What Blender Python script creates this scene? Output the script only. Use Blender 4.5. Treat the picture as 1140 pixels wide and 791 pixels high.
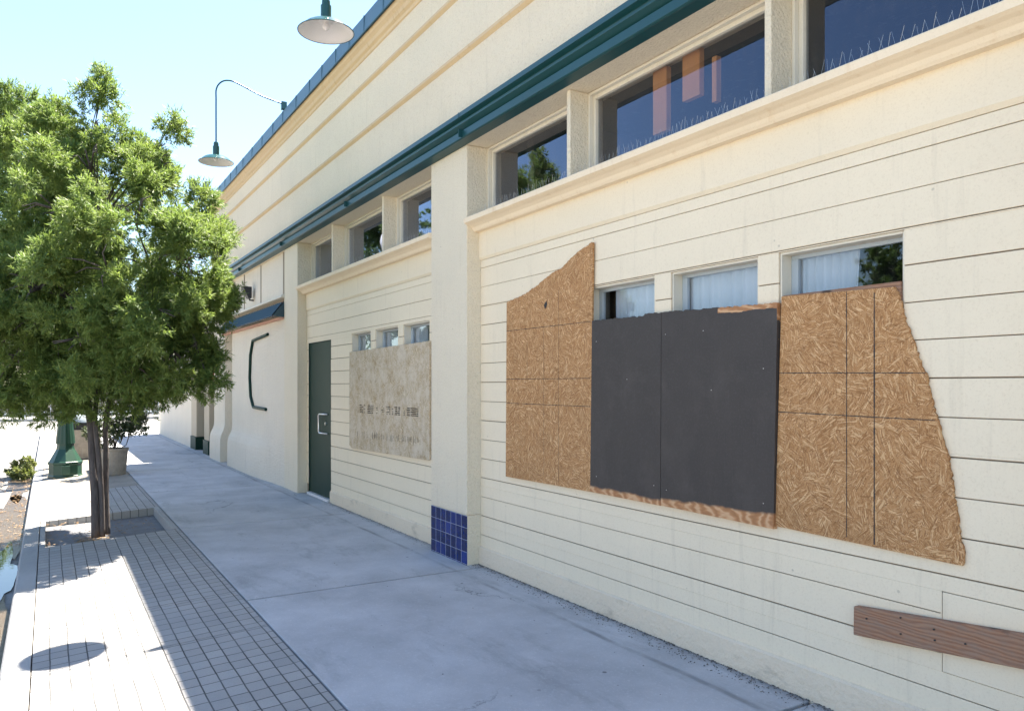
import bpy, bmesh, math, random
import numpy as np
from mathutils import Vector, Matrix
R = math.radians
for o in list(bpy.data.objects): bpy.data.objects.remove(o)
sc = bpy.context.scene
COL = sc.collection
random.seed(7); rng = np.random.default_rng(11)

# ------------------------------------------------------------------ camera, sky, sun, exposure
TH = math.atan(516/865.0); CT, ST = math.cos(TH), math.sin(TH); CZ = 1.59
cam = bpy.data.cameras.new('camera'); co = bpy.data.objects.new('camera', cam); COL.objects.link(co)
co.location = (0, 0, CZ); co.rotation_euler = (R(90), 0, -(R(90)+TH))
cam.sensor_width = 36; cam.lens = 865/1140*36; cam.shift_y = 34.5/1140; cam.clip_end = 2000; cam.clip_start = .05
sc.camera = co
SUN = Vector((1.12, -2.02, 4.80)).normalized()
el = math.asin(SUN.z); az = math.atan2(SUN.x, SUN.y)
w = bpy.data.worlds.new('World'); sc.world = w; w.use_nodes = True
nt = w.node_tree; bg = nt.nodes['Background']
sky = nt.nodes.new('ShaderNodeTexSky'); sky.sky_type = 'NISHITA'; sky.sun_disc = False
sky.sun_elevation = el; sky.sun_rotation = az; sky.air_density = 1.15; sky.dust_density = .4; sky.ozone_density = 2.6
nt.links.new(sky.outputs[0], bg.inputs[0]); bg.inputs[1].default_value = 0.070
sl = bpy.data.lights.new('sun', 'SUN'); sl.energy = 5.0; sl.angle = R(.5); sl.color = (1, .93, .82)
so = bpy.data.objects.new('sun', sl); COL.objects.link(so); so.rotation_euler = SUN.to_track_quat('Z', 'Y').to_euler()
sc.view_settings.view_transform = 'Standard'; sc.view_settings.look = 'None'
sc.view_settings.gamma = 1; sc.view_settings.use_curve_mapping = False
sc.view_settings.exposure = 2.36
sc.cycles.max_bounces = 10; sc.cycles.diffuse_bounces = 5; sc.cycles.transparent_max_bounces = 16

# ------------------------------------------------------------------ measured wall coordinates
# wall planes are y = -D ; x runs along the facade away from the viewer
def WX(px, D): return 865*D/(CT*CT*(px-54)) - D*math.tan(TH)
def WZ(px, py, D): return CZ + D/CT*(430-py)/(px-54)

# ------------------------------------------------------------------ materials
def new_mat(name):
    m = bpy.data.materials.new(name); m.use_nodes = True
    n = m.node_tree; b = n.nodes['Principled BSDF']; return m, n, b
def node(n, t, **kw):
    x = n.nodes.new(t)
    for k, v in kw.items():
        if k.startswith('i_'):
            key = k[2:]; key = int(key) if key.isdigit() else key.replace('_', ' ')
            x.inputs[key].default_value = v
        else: setattr(x, k, v)
    return x
def ramp(n, src, stops):
    r = n.nodes.new('ShaderNodeValToRGB')
    while len(r.color_ramp.elements) < len(stops): r.color_ramp.elements.new(.5)
    for e, (p, c) in zip(r.color_ramp.elements, stops):
        e.position = p; e.color = (c, c, c, 1) if isinstance(c, (int, float)) else (*c, 1)
    n.links.new(src, r.inputs[0]); return r.outputs[0]
def mix(n, fac, a, b, mode='MIX'):
    m = n.nodes.new('ShaderNodeMix'); m.data_type = 'RGBA'; m.blend_type = mode
    for s, v in ((m.inputs[0], fac), (m.inputs[6], a), (m.inputs[7], b)):
        if isinstance(v, (int, float)): s.default_value = v
        elif isinstance(v, tuple): s.default_value = (*v, 1)
        else: n.links.new(v, s)
    return m.outputs[2]
def math_(n, op, a, b=0.0, clamp=False):
    m = n.nodes.new('ShaderNodeMath'); m.operation = op; m.use_clamp = clamp
    for s, v in ((m.inputs[0], a), (m.inputs[1], b)):
        if isinstance(v, (int, float)): s.default_value = v
        else: n.links.new(v, s)
    return m.outputs[0]
def coords(n, scale=(1, 1, 1), kind='Object'):
    t = n.nodes.new('ShaderNodeTexCoord'); mp = n.nodes.new('ShaderNodeMapping'); mp.inputs['Scale'].default_value = scale
    n.links.new(t.outputs[kind], mp.inputs[0]); return mp.outputs[0]
def noise(n, vec, scale, detail=4, rough=.55, out=0):
    x = n.nodes.new('ShaderNodeTexNoise'); x.inputs['Scale'].default_value = scale
    x.inputs['Detail'].default_value = detail; x.inputs['Roughness'].default_value = rough
    n.links.new(vec, x.inputs['Vector']); return x.outputs[out]
def bump(n, b, h, strength, dist):
    x = n.nodes.new('ShaderNodeBump'); x.inputs['Strength'].default_value = strength; x.inputs['Distance'].default_value = dist
    n.links.new(h, x.inputs['Height']); n.links.new(x.outputs[0], b.inputs['Normal'])

def painted(name, col, dirt=(.42, .34, .24), dirt_amt=.35, grain=120, bstr=.5, bdist=.002, rough=.75, vertical_streaks=True, var=.06, spots=True, speck=120, samt=.25):
    m, n, b = new_mat(name); v = coords(n)
    big = noise(n, v, 1.3, 5); mid = noise(n, v, 9, 6, .65)
    c = mix(n, ramp(n, big, [(.3, 0), (.75, 1)]), col, tuple(x*(1-var) for x in col))
    st = noise(n, coords(n, (9, 9, .7) if vertical_streaks else (2, 2, 5)), 1.6, 6, .7)
    f = math_(n, 'MULTIPLY', ramp(n, st, [(.56, 0), (.78, 1)]), dirt_amt)
    c = mix(n, f, c, dirt)
    f2 = math_(n, 'MULTIPLY', ramp(n, mid, [(.62, 0), (.8, 1)]), dirt_amt*.8)
    c = mix(n, f2, c, dirt)
    if spots:
        vo = node(n, 'ShaderNodeTexVoronoi', i_Scale=5.5); n.links.new(v, vo.inputs['Vector'])
        nn = noise(n, v, 40, 3)
        sp = math_(n, 'ADD', vo.outputs['Distance'], math_(n, 'MULTIPLY', nn, .06))
        c = mix(n, math_(n, 'MULTIPLY', ramp(n, sp, [(.058, 1), (.075, 0)]), .45), c, tuple(x*.4 for x in col))
    fs = noise(n, v, speck, 4, .75)
    c = mix(n, math_(n, 'MULTIPLY', ramp(n, fs, [(.52, 0), (.72, 1)]), samt), c, tuple(x*y for x, y in zip(col, (.62, .55, .45))))
    c = mix(n, math_(n, 'MULTIPLY', ramp(n, fs, [(.28, 1), (.44, 0)]), samt*.6), c, tuple(min(.9, x*1.12) for x in col))
    n.links.new(c, b.inputs['Base Color']); b.inputs['Roughness'].default_value = rough
    h = math_(n, 'ADD', noise(n, v, grain, 5, .6), math_(n, 'MULTIPLY', mid, .6))
    bump(n, b, h, bstr, bdist); return m

CREAM = (.85, .725, .53)
M = {}
M['siding'] = painted('cream_painted_boards', CREAM, dirt_amt=.26, grain=90, bstr=.4, bdist=.002, rough=.6, speck=95, samt=.28)
M['stucco'] = painted('cream_stucco', (.84, .73, .55), dirt_amt=.25, grain=55, bstr=1, bdist=.016, rough=.85, speck=75, samt=.5)
M['stucco_low'] = painted('white_stucco', (.84, .745, .60), dirt_amt=.3, grain=36, bstr=1, bdist=.02, rough=.85, speck=60, samt=.5)
M['sill'] = painted('cream_sill_paint', (.86, .71, .51), dirt=(.60, .38, .17), dirt_amt=.45, grain=60, bstr=.3, bdist=.002)
M['tan_trim'] = painted('tan_stained_trim', (.66, .49, .29), dirt=(.40, .24, .09), dirt_amt=.6, grain=60, bstr=.4, bdist=.003)
M['tan_post'] = painted('tan_stucco', (.50, .42, .31), dirt_amt=.3, grain=60, bstr=.7, bdist=.005)
M['plinth'] = painted('worn_plinth', (.82, .68, .50), dirt=(.30, .24, .17), dirt_amt=.6, grain=28, bstr=1, bdist=.012, rough=.9, vertical_streaks=False)
M['groove'] = painted('grimy_groove', (.26, .20, .14), dirt=(.08, .06, .04), dirt_amt=.5, spots=False)
M['teal'] = painted('teal_painted_metal', (.006, .056, .060), dirt=(.05, .10, .10), dirt_amt=.25, grain=30, bstr=.15, bdist=.002, rough=.38, spots=False)
M['cap'] = painted('blue_grey_metal_cap', (.045, .115, .165), dirt=(.12, .17, .20), dirt_amt=.5, grain=20, bstr=.3, bdist=.003, rough=.4, spots=False)
M['green_door'] = painted('dark_green_door_paint', (.007, .034, .023), dirt=(.04, .08, .065), dirt_amt=.3, grain=60, bstr=.1, bdist=.001, rough=.5, spots=False)
M['green_door'].node_tree.nodes['Principled BSDF'].inputs['Specular IOR Level'].default_value = .2
M['green_post'] = painted('green_cast_iron_paint', (.014, .055, .034), dirt=(.08, .15, .10), dirt_amt=.3, grain=40, bstr=.3, bdist=.003, rough=.4, spots=False)
M['lamp_green'] = painted('lamp_green_enamel', (.015, .07, .065), dirt_amt=.1, grain=30, bstr=.05, bdist=.001, rough=.22, spots=False)
M['awning'] = painted('blue_green_corrugated_metal', (.025, .065, .085), dirt=(.02, .05, .07), dirt_amt=.5, rough=.45, spots=False)
M['pink_wood'] = painted('faded_pink_board', (.62, .34, .24), dirt=(.3, .2, .12), dirt_amt=.5, rough=.8)
M['red'] = painted('red_sign_paint', (.55, .02, .03), dirt_amt=.1, rough=.5, spots=False)
M['black'] = painted('black_plastic', (.018, .018, .02), dirt=(.06, .06, .06), dirt_amt=.3, rough=.5, spots=False)
M['frame_cream'] = painted('cream_window_frame', (.72, .66, .54), dirt_amt=.4, grain=60, bstr=.3, bdist=.002, rough=.55)
M['frame_blue'] = painted('blue_grey_window_frame', (.42, .48, .52), dirt_amt=.3, rough=.5, spots=False)
M['white_enamel'] = painted('white_enamel', (.82, .78, .76), dirt_amt=.15, dirt=(.5, .4, .3), rough=.3, bstr=.05, spots=False)
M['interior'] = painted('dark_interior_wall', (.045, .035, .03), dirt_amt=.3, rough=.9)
M['room_wood'] = painted('room_timber', (.80, .36, .12), dirt=(.3, .15, .06), dirt_amt=.5, rough=.7)
M['backing'] = painted('backing_wall', (.55, .5, .42), spots=False)
M['joint'] = painted('joint_dirt', (.03, .028, .025), spots=False)
M['roofing'] = painted('roofing_felt', (.25, .25, .25), spots=False)

m, n, b = new_mat('chrome'); b.inputs['Metallic'].default_value = 1; b.inputs['Roughness'].default_value = .28
b.inputs['Base Color'].default_value = (.75, .75, .74, 1); M['chrome'] = m
m, n, b = new_mat('spike_wire'); b.inputs['Metallic'].default_value = .7; b.inputs['Roughness'].default_value = .35
b.inputs['Base Color'].default_value = (.55, .53, .5, 1); M['wire'] = m

def glass_mat(name, tint, refl, gcol):
    m, n, b = new_mat(name); out = n.nodes['Material Output']; n.nodes.remove(b)
    tr = node(n, 'ShaderNodeBsdfTransparent'); tr.inputs[0].default_value = (*tint, 1)
    gl = node(n, 'ShaderNodeBsdfGlossy'); gl.inputs['Roughness'].default_value = .015; gl.inputs['Color'].default_value = (*gcol, 1)
    fr = node(n, 'ShaderNodeFresnel', i_IOR=1.5)
    nz = noise(n, coords(n), 1.2, 2); bp = node(n, 'ShaderNodeBump'); bp.inputs['Strength'].default_value = .012; bp.inputs['Distance'].default_value = .02
    n.links.new(nz, bp.inputs['Height']); n.links.new(bp.outputs[0], gl.inputs['Normal'])
    gm = n.nodes.new('ShaderNodeNewGeometry')
    f = math_(n, 'MULTIPLY', math_(n, 'MULTIPLY', fr.outputs[0], refl, True), math_(n, 'SUBTRACT', 1.0, gm.outputs['Backfacing']))
    mx = node(n, 'ShaderNodeMixShader'); n.links.new(f, mx.inputs[0]); n.links.new(tr.outputs[0], mx.inputs[1]); n.links.new(gl.outputs[0], mx.inputs[2])
    df = node(n, 'ShaderNodeBsdfDiffuse'); df.inputs[0].default_value = (.45, .42, .38, 1)
    d = math_(n, 'MULTIPLY', ramp(n, noise(n, coords(n, (1, 1, .6)), 14, 6, .7), [(.5, 0), (.85, 1)]), .04)
    m2 = node(n, 'ShaderNodeMixShader'); n.links.new(d, m2.inputs[0]); n.links.new(mx.outputs[0], m2.inputs[1]); n.links.new(df.outputs[0], m2.inputs[2])
    n.links.new(m2.outputs[0], out.inputs[0]); return m
M['glass'] = glass_mat('window_glass', (.80, .80, .80), 2.4, (.72, .80, 1.0))
M['glass_low'] = glass_mat('lower_window_glass', (.92, .93, .95), 2.0, (.85, .92, 1))

m, n, b = new_mat('curtain_cloth'); v = coords(n, (1, 1, .25))
n.links.new(mix(n, noise(n, v, 6, 5), (.42, .47, .50), (.66, .69, .71)), b.inputs['Base Color']); b.inputs['Roughness'].default_value = .9; M['curtain'] = m

# oriented strand board: flakes at random angles inside coarse cells
def osb(name, dark, midc, light, weather=0):
    m, n, b = new_mat(name); t = n.nodes.new('ShaderNodeTexCoord'); vec = t.outputs['Object']
    layers = []
    for k, (cs, fs, off) in enumerate(((16, 44, 0), (25, 68, 3.3), (11, 33, 7.1))):
        mp = node(n, 'ShaderNodeMapping'); mp.inputs['Location'].default_value = (off, off*1.7, off*.6); n.links.new(vec, mp.inputs[0])
        nz = noise(n, mp.outputs[0], 6, 2, out=1)
        w1 = node(n, 'ShaderNodeVectorMath', operation='MULTIPLY_ADD'); n.links.new(nz, w1.inputs[0]); w1.inputs[1].default_value = (.04, .04, .04); n.links.new(mp.outputs[0], w1.inputs[2])
        vc = node(n, 'ShaderNodeTexVoronoi', i_Scale=cs); n.links.new(w1.outputs[0], vc.inputs['Vector'])
        sp = n.nodes.new('ShaderNodeSeparateColor'); n.links.new(vc.outputs['Color'], sp.inputs[0])
        ang = math_(n, 'MULTIPLY', sp.outputs[0], 3.14159)
        vr = node(n, 'ShaderNodeVectorRotate', rotation_type='AXIS_ANGLE'); vr.inputs['Axis'].default_value = (0, 1, 0)
        n.links.new(w1.outputs[0], vr.inputs['Vector']); n.links.new(ang, vr.inputs['Angle'])
        sc_ = node(n, 'ShaderNodeMapping'); sc_.inputs['Scale'].default_value = (.62, 1, 5.4); n.links.new(vr.outputs[0], sc_.inputs[0])
        vf = node(n, 'ShaderNodeTexVoronoi', i_Scale=fs); n.links.new(sc_.outputs[0], vf.inputs['Vector'])
        s2 = n.nodes.new('ShaderNodeSeparateColor'); n.links.new(vf.outputs['Color'], s2.inputs[0])
        grain = noise(n, sc_.outputs[0], fs*2.2, 4)
        layers.append((s2.outputs[0], s2.outputs[1], grain))
    a = layers[0][0]
    a = mix(n, ramp(n, layers[1][1], [(.45, 0), (.5, 1)]), a, layers[1][0])
    a = mix(n, ramp(n, layers[2][1], [(.6, 0), (.65, 1)]), a, layers[2][0])
    a = mix(n, .35, a, layers[0][2])
    c = ramp(n, a, [(.1, dark), (.26, tuple(.5*x+.5*y for x, y in zip(dark, midc))), (.45, midc), (.7, tuple(.7*x+.3*y for x, y in zip(midc, light))), (.86, light)])
    c = mix(n, math_(n, 'MULTIPLY', ramp(n, layers[2][1], [(.86, 0), (.88, 1)]), math_(n, 'ADD', .35, math_(n, 'MULTIPLY', layers[2][2], .8))), c, tuple(min(1, x*1.12) for x in light))
    c = mix(n, math_(n, 'MULTIPLY', ramp(n, layers[0][1], [(.90, 0), (.92, 1)]), .6), c, dark)
    c = mix(n, math_(n, 'MULTIPLY', ramp(n, noise(n, vec, 130, 3, .7), [(.58, 0), (.7, 1)]), .6), c, dark)
    blot = noise(n, vec, 3, 5)
    c = mix(n, math_(n, 'MULTIPLY', ramp(n, blot, [(.5, 0), (.75, 1)]), .35), c, tuple(x*.6 for x in midc))
    if weather:
        wz = noise(n, vec, 5, 8, .75)
        c = mix(n, math_(n, 'MULTIPLY', ramp(n, wz, [(.36, 0), (.6, 1)]), weather), c, (.66, .57, .44))
        sp = noise(n, vec, 60, 5, .8); c = mix(n, ramp(n, sp, [(.63, 0), (.72, .8)]), c, (.20, .14, .09))
    n.links.new(c, b.inputs['Base Color']); b.inputs['Roughness'].default_value = .8
    bump(n, b, a, .5, .002); return m
M['osb'] = osb('strand_board', (.22, .09, .026), (.45, .22, .078), (.66, .42, .21))
M['osb_old'] = osb('weathered_strand_board', (.20, .11, .05), (.46, .33, .18), (.68, .57, .38), .8)

# grey painted plywood with raw bottom / top edge showing: tested in object space, each sheet has its own limits
def grey_ply(name, zb0, zb1, x0, x1, ztop0=99., xt=-99., xr=-99.):
    m, n, b = new_mat(name); t = n.nodes.new('ShaderNodeTexCoord'); vec = t.outputs['Object']
    s = n.nodes.new('ShaderNodeSeparateXYZ'); n.links.new(vec, s.inputs[0])
    wob = math_(n, 'MULTIPLY', math_(n, 'SUBTRACT', noise(n, vec, 5, 6, .6), .5), .05)
    z = math_(n, 'ADD', s.outputs[2], wob)
    k = (zb1-zb0)/(x1-x0)
    lim = math_(n, 'ADD', math_(n, 'MULTIPLY', math_(n, 'SUBTRACT', s.outputs[0], x0), k), zb0)
    raw = ramp(n, math_(n, 'ADD', math_(n, 'MULTIPLY', math_(n, 'SUBTRACT', lim, z), 25), .5), [(.3, 0), (.7, 1)])
    # raw strip along part of the top edge and along the right edge
    tt = math_(n, 'MULTIPLY', math_(n, 'GREATER_THAN', z, ztop0), math_(n, 'LESS_THAN', math_(n, 'ADD', s.outputs[0], wob), xt))
    rr = math_(n, 'LESS_THAN', math_(n, 'ADD', s.outputs[0], math_(n, 'MULTIPLY', wob, .25)), xr)
    raw = math_(n, 'MAXIMUM', raw, math_(n, 'MAXIMUM', tt, rr))
    wv = node(n, 'ShaderNodeTexWave', wave_type='RINGS', rings_direction='SPHERICAL'); wv.inputs['Scale'].default_value = 6; wv.inputs['Distortion'].default_value = 14
    wv.inputs['Detail'].default_value = 3; wv.inputs['Detail Scale'].default_value = 1.2
    mp = node(n, 'ShaderNodeMapping'); mp.inputs['Scale'].default_value = (.6, 1, 1.6); mp.inputs['Location'].default_value = (-1.9, 0, -.4)
    n.links.new(vec, mp.inputs[0]); n.links.new(mp.outputs[0], wv.inputs['Vector'])
    wood = ramp(n, wv.outputs[0], [(0, (.36, .16, .06)), (.6, (.48, .23, .095)), (1, (.60, .36, .19))])
    g = mix(n, noise(n, vec, 4, 6), (.034, .027, .023), (.056, .045, .038))
    g = mix(n, math_(n, 'MULTIPLY', ramp(n, noise(n, vec, 70, 4, .7), [(.5, 0), (.75, 1)]), .3), g, (.10, .09, .085))
    g = mix(n, ramp(n, noise(n, coords(n, (30, 1, 2)), 4, 4), [(.62, 0), (.74, .6)]), g, (.018, .016, .016))
    g = mix(n, ramp(n, noise(n, coords(n, (3, 1, 30)), 5, 5, .7), [(.62, 0), (.78, .5)]), g, (.12, .11, .10))
    g = mix(n, ramp(n, noise(n, coords(n, (22, 1, 3)), 3.3, 6, .75), [(.68, 0), (.74, .8)]), g, (.17, .155, .145))
    g = mix(n, ramp(n, noise(n, coords(n, (1.2, 1, 1)), 2.2, 7, .7), [(.5, 0), (.7, .45)]), g, (.090, .074, .063))
    n.links.new(mix(n, raw, g, wood), b.inputs['Base Color']); b.inputs['Roughness'].default_value = .62
    bump(n, b, noise(n, coords(n, (60, 1, 6)), 4, 6), .3, .0015); return m

# weathered timber plank
m, n, b = new_mat('weathered_plank'); vec = coords(n)
wv = node(n, 'ShaderNodeTexWave', bands_direction='Z'); wv.inputs['Scale'].default_value = 19; wv.inputs['Distortion'].default_value = 9; wv.inputs['Detail'].default_value = 5; wv.inputs['Detail Scale'].default_value = .9
n.links.new(coords(n, (.22, 1, 1)), wv.inputs['Vector'])
c = ramp(n, wv.outputs[0], [(0, (.26, .12, .065)), (.5, (.33, .165, .09)), (1, (.37, .20, .115))])
c = mix(n, ramp(n, noise(n, coords(n, (3, 1, 12)), 3, 6, .7), [(.4, 0), (.7, .7)]), c, (.25, .19, .145))
vo = node(n, 'ShaderNodeTexVoronoi', i_Scale=9); n.links.new(coords(n, (1, 1, .6)), vo.inputs['Vector'])
c = mix(n, ramp(n, math_(n, 'ADD', vo.outputs[0], math_(n, 'MULTIPLY', noise(n, vec, 25), .25)), [(.38, .85), (.50, 0)]), c, (.06, .04, .03))
n.links.new(c, b.inputs['Base Color']); b.inputs['Roughness'].default_value = .85; bump(n, b, wv.outputs[0], .5, .002); M['plank'] = m

# blue tile
m, n, b = new_mat('cobalt_tile'); g = n.nodes.new('ShaderNodeNewGeometry')
c = ramp(n, g.outputs['Random Per Island'], [(0, (.004, .007, .055)), (.7, (.006, .013, .105)), (1, (.012, .03, .19))])
c = mix(n, math_(n, 'MULTIPLY', ramp(n, noise(n, coords(n), 14, 5), [(.45, 0), (.8, 1)]), .5), c, (.02, .05, .22))
n.links.new(c, b.inputs['Base Color']); b.inputs['Roughness'].default_value = .12; M['tile'] = m
M['grout'] = painted('tile_grout', (.42, .44, .52), spots=False)

# concrete
def concrete(name, col, stain=(.16, .16, .17), amt=.55, patch=.8, bstr=.5, extra=False):
    m, n, b = new_mat(name); v = coords(n)
    a = noise(n, v, patch, 8, .62); c = mix(n, ramp(n, a, [(.3, 0), (.72, 1)]), col, tuple(x*.66 for x in col))
    f = noise(n, v, 160, 5, .75); c = mix(n, math_(n, 'MULTIPLY', ramp(n, f, [(.42, 0), (.75, 1)]), .35), c, tuple(x*.5 for x in col))
    f = noise(n, v, 55, 4, .7); c = mix(n, math_(n, 'MULTIPLY', ramp(n, f, [(.55, 0), (.75, 1)]), .35), c, tuple(min(1, x*1.35) for x in col))
    s = noise(n, coords(n, (.5, 1.6, 1)), 1.7, 8, .75); c = mix(n, math_(n, 'MULTIPLY', ramp(n, s, [(.54, 0), (.74, 1)]), amt), c, stain)
    vo = node(n, 'ShaderNodeTexVoronoi', i_Scale=2.6); n.links.new(v, vo.inputs['Vector'])
    d = math_(n, 'ADD', vo.outputs[0], math_(n, 'MULTIPLY', noise(n, v, 30), .05))
    c = mix(n, ramp(n, d, [(.052, .6), (.062, 0)]), c, stain)
    if extra:
        ve = node(n, 'ShaderNodeTexVoronoi', i_Scale=.42, feature='DISTANCE_TO_EDGE'); wv_ = node(n, 'ShaderNodeVectorMath', operation='MULTIPLY_ADD')
        n.links.new(noise(n, v, 2.5, 8, .7, out=1), wv_.inputs[0]); wv_.inputs[1].default_value = (.5, .5, 0); n.links.new(v, wv_.inputs[2]); n.links.new(wv_.outputs[0], ve.inputs['Vector'])
        cr = math_(n, 'MULTIPLY', ramp(n, ve.outputs[0], [(.0, 1), (.0035, 0)]), ramp(n, noise(n, v, .5, 2), [(.52, 0), (.6, .8)]))
        c = mix(n, cr, c, (.08, .08, .08))
        sx = n.nodes.new('ShaderNodeSeparateXYZ'); n.links.new(v, sx.inputs[0])
        d = math_(n, 'ABSOLUTE', math_(n, 'ADD', math_(n, 'ADD', sx.outputs[1], 3.03), math_(n, 'MULTIPLY', math_(n, 'SUBTRACT', noise(n, v, 1.2, 4), .5), .05)))
        c = mix(n, math_(n, 'MULTIPLY', ramp(n, d, [(.01, 1), (.03, 0)]), ramp(n, noise(n, v, 2.2, 5), [(.4, .1), (.65, .7)])), c, (.16, .16, .155))
        d = math_(n, 'ADD', sx.outputs[1], math_(n, 'MULTIPLY', noise(n, v, 7, 6, .7), .12))
        c = mix(n, ramp(n, d, [(-3.19+4, .75), (-3.10+4, 0)]) if False else math_(n, 'MULTIPLY', math_(n, 'SUBTRACT', 1.0, ramp(n, math_(n, 'MULTIPLY', math_(n, 'ADD', d, 3.30), 5.0), [(.1, 0), (.6, 1)])), .7), c, (.13, .12, .11))
        for sc_, th, colr in ((7.5, .05, (.12, .12, .12)), (11.0, .035, (.75, .74, .72)), (3.7, .06, (.10, .10, .10))):
            v2 = node(n, 'ShaderNodeTexVoronoi', i_Scale=sc_); n.links.new(v, v2.inputs['Vector']); sp_ = n.nodes.new('ShaderNodeSeparateColor'); n.links.new(v2.outputs['Color'], sp_.inputs[0])
            k_ = math_(n, 'MULTIPLY', ramp(n, math_(n, 'ADD', v2.outputs[0], math_(n, 'MULTIPLY', noise(n, v, 40), .04)), [(th, .75), (th+.015, 0)]), math_(n, 'GREATER_THAN', sp_.outputs[0], .72))
            c = mix(n, k_, c, colr)
    n.links.new(c, b.inputs['Base Color']); b.inputs['Roughness'].default_value = .85
    bump(n, b, math_(n, 'ADD', noise(n, v, 190, 4, .7), math_(n, 'MULTIPLY', noise(n, v, 12, 6), 1.2)), bstr, .004); return m
M['concrete'] = concrete('pavement_concrete', (.56, .55, .55), stain=(.24, .235, .23), amt=.7, patch=1.6, extra=True)
M['kerb'] = concrete('kerb_concrete', (.42, .41, .39), amt=.4)
M['asphalt'] = concrete('worn_asphalt', (.22, .21, .195), stain=(.14, .13, .12), amt=.4, patch=.3)
M['gutter'] = concrete('gutter_concrete', (.30, .29, .27), stain=(.07, .055, .04), amt=.9, patch=2.5)
M['far_ground'] = concrete('far_ground_surface', (.30, .28, .24), patch=.1)
M['dirt'] = concrete('tan_bare_ground', (.34, .31, .26), stain=(.17, .14, .10), patch=3, bstr=1)
M['mud'] = concrete('wet_mud', (.08, .056, .033), stain=(.025, .02, .014), patch=5, bstr=1, amt=.8)
M['mud'].node_tree.nodes['Principled BSDF'].inputs['Roughness'].default_value = .35
M['pit'] = concrete('wet_grey_soil', (.20, .20, .21), stain=(.05, .045, .04), patch=6, bstr=1, amt=.8)
M['aggregate'] = concrete('exposed_aggregate', (.38, .33, .27), stain=(.14, .12, .09), patch=9, bstr=1)

m, n, b = new_mat('stamped_brick_paving'); v = coords(n)
nz = noise(n, v, 3, 3, out=1); w1 = node(n, 'ShaderNodeVectorMath', operation='MULTIPLY_ADD'); n.links.new(nz, w1.inputs[0]); w1.inputs[1].default_value = (.022, .014, 0); n.links.new(v, w1.inputs[2])
br = node(n, 'ShaderNodeTexBrick', offset=0.06, offset_frequency=2, squash=1); n.links.new(w1.outputs[0], br.inputs['Vector'])
br.inputs['Scale'].default_value = 1; br.inputs['Brick Width'].default_value = .13; br.inputs['Row Height'].default_value = .1015
br.inputs['Mortar Size'].default_value = .0045; br.inputs['Mortar Smooth'].default_value = .3; br.inputs['Bias'].default_value = -.2
br.inputs['Color1'].default_value = (.40, .375, .345, 1); br.inputs['Color2'].default_value = (.33, .31, .285, 1); br.inputs['Mortar'].default_value = (.05, .048, .045, 1)
c = br.outputs[0]
c = mix(n, math_(n, 'MULTIPLY', ramp(n, noise(n, v, 1.5, 8, .65), [(.4, 0), (.75, 1)]), .35), c, (.2, .2, .2))
c = mix(n, math_(n, 'MULTIPLY', ramp(n, noise(n, v, 140, 5, .75), [(.45, 0), (.75, 1)]), .35), c, (.16, .16, .16))
# mortar wears away in places
c = mix(n, math_(n, 'MULTIPLY', ramp(n, noise(n, v, 2.1, 4), [(.5, 0), (.7, 1)]), .35), c, (.31, .31, .305))
n.links.new(c, b.inputs['Base Color']); b.inputs['Roughness'].default_value = .85
bump(n, b, math_(n, 'ADD', math_(n, 'MULTIPLY', br.outputs['Fac'], -1.0), math_(n, 'MULTIPLY', noise(n, v, 150, 4), .35)), .6, .005); M['paver'] = m

m, n, b = new_mat('puddle_water'); b.inputs['Base Color'].default_value = (.05, .045, .035, 1); b.inputs['Roughness'].default_value = .02; b.inputs['IOR'].default_value = 1.33
b.inputs['Specular IOR Level'].default_value = .9
bump(n, b, noise(n, coords(n), 14, 2), .03, .01); M['water'] = m

def leafmat(name, c0, c1, c2, trans=.35):
    m, n, b = new_mat(name); out = n.nodes['Material Output']
    g = n.nodes.new('ShaderNodeNewGeometry')
    c = ramp(n, g.outputs['Random Per Island'], [(0, c0), (.5, c1), (1, c2)])
    c = mix(n, math_(n, 'MULTIPLY', ramp(n, noise(n, coords(n), 2.2, 3), [(.35, 0), (.65, 1)]), .5), c, c2)
    n.links.new(c, b.inputs['Base Color']); b.inputs['Roughness'].default_value = .5
    t = n.nodes.new('ShaderNodeBsdfTranslucent'); n.links.new(mix(n, .5, c, (.16, .22, .03)), t.inputs[0])
    mx = n.nodes.new('ShaderNodeMixShader'); mx.inputs[0].default_value = trans
    n.links.new(b.outputs[0], mx.inputs[1]); n.links.new(t.outputs[0], mx.inputs[2]); n.links.new(mx.outputs[0], out.inputs[0]); return m
M['leaf'] = leafmat('narrow_green_leaf', (.10, .18, .05), (.15, .25, .07), (.30, .37, .095), .52)
M['leaf2'] = leafmat('mid_green_leaf', (.07, .14, .045), (.11, .19, .055), (.17, .25, .075), .45)
M['leaf_shrub'] = leafmat('olive_leaf', (.035, .055, .025), (.06, .085, .035), (.10, .12, .05), .2)
M['leaf_weed'] = leafmat('yellow_green_weed', (.10, .13, .04), (.19, .22, .06), (.30, .30, .12))
M['dry'] = leafmat('dry_leaf', (.10, .05, .02), (.20, .11, .045), (.32, .20, .09), .1)
m, n, b = new_mat('grey_brown_bark'); vec = coords(n, (1, 1, .18))
c = ramp(n, noise(n, vec, 34, 7, .7), [(.3, (.055, .045, .042)), (.7, (.15, .125, .115))]); n.links.new(c, b.inputs['Base Color'])
b.inputs['Roughness'].default_value = .9; bump(n, b, noise(n, vec, 34, 7, .7), .9, .012); M['bark'] = m
m, n, b = new_mat('grit'); g = n.nodes.new('ShaderNodeNewGeometry')
n.links.new(ramp(n, g.outputs['Random Per Island'], [(0, (.02, .018, .015)), (.55, (.08, .065, .05)), (.9, (.2, .17, .13)), (1, (.6, .58, .55))]), b.inputs['Base Color']); M['grit'] = m

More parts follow.
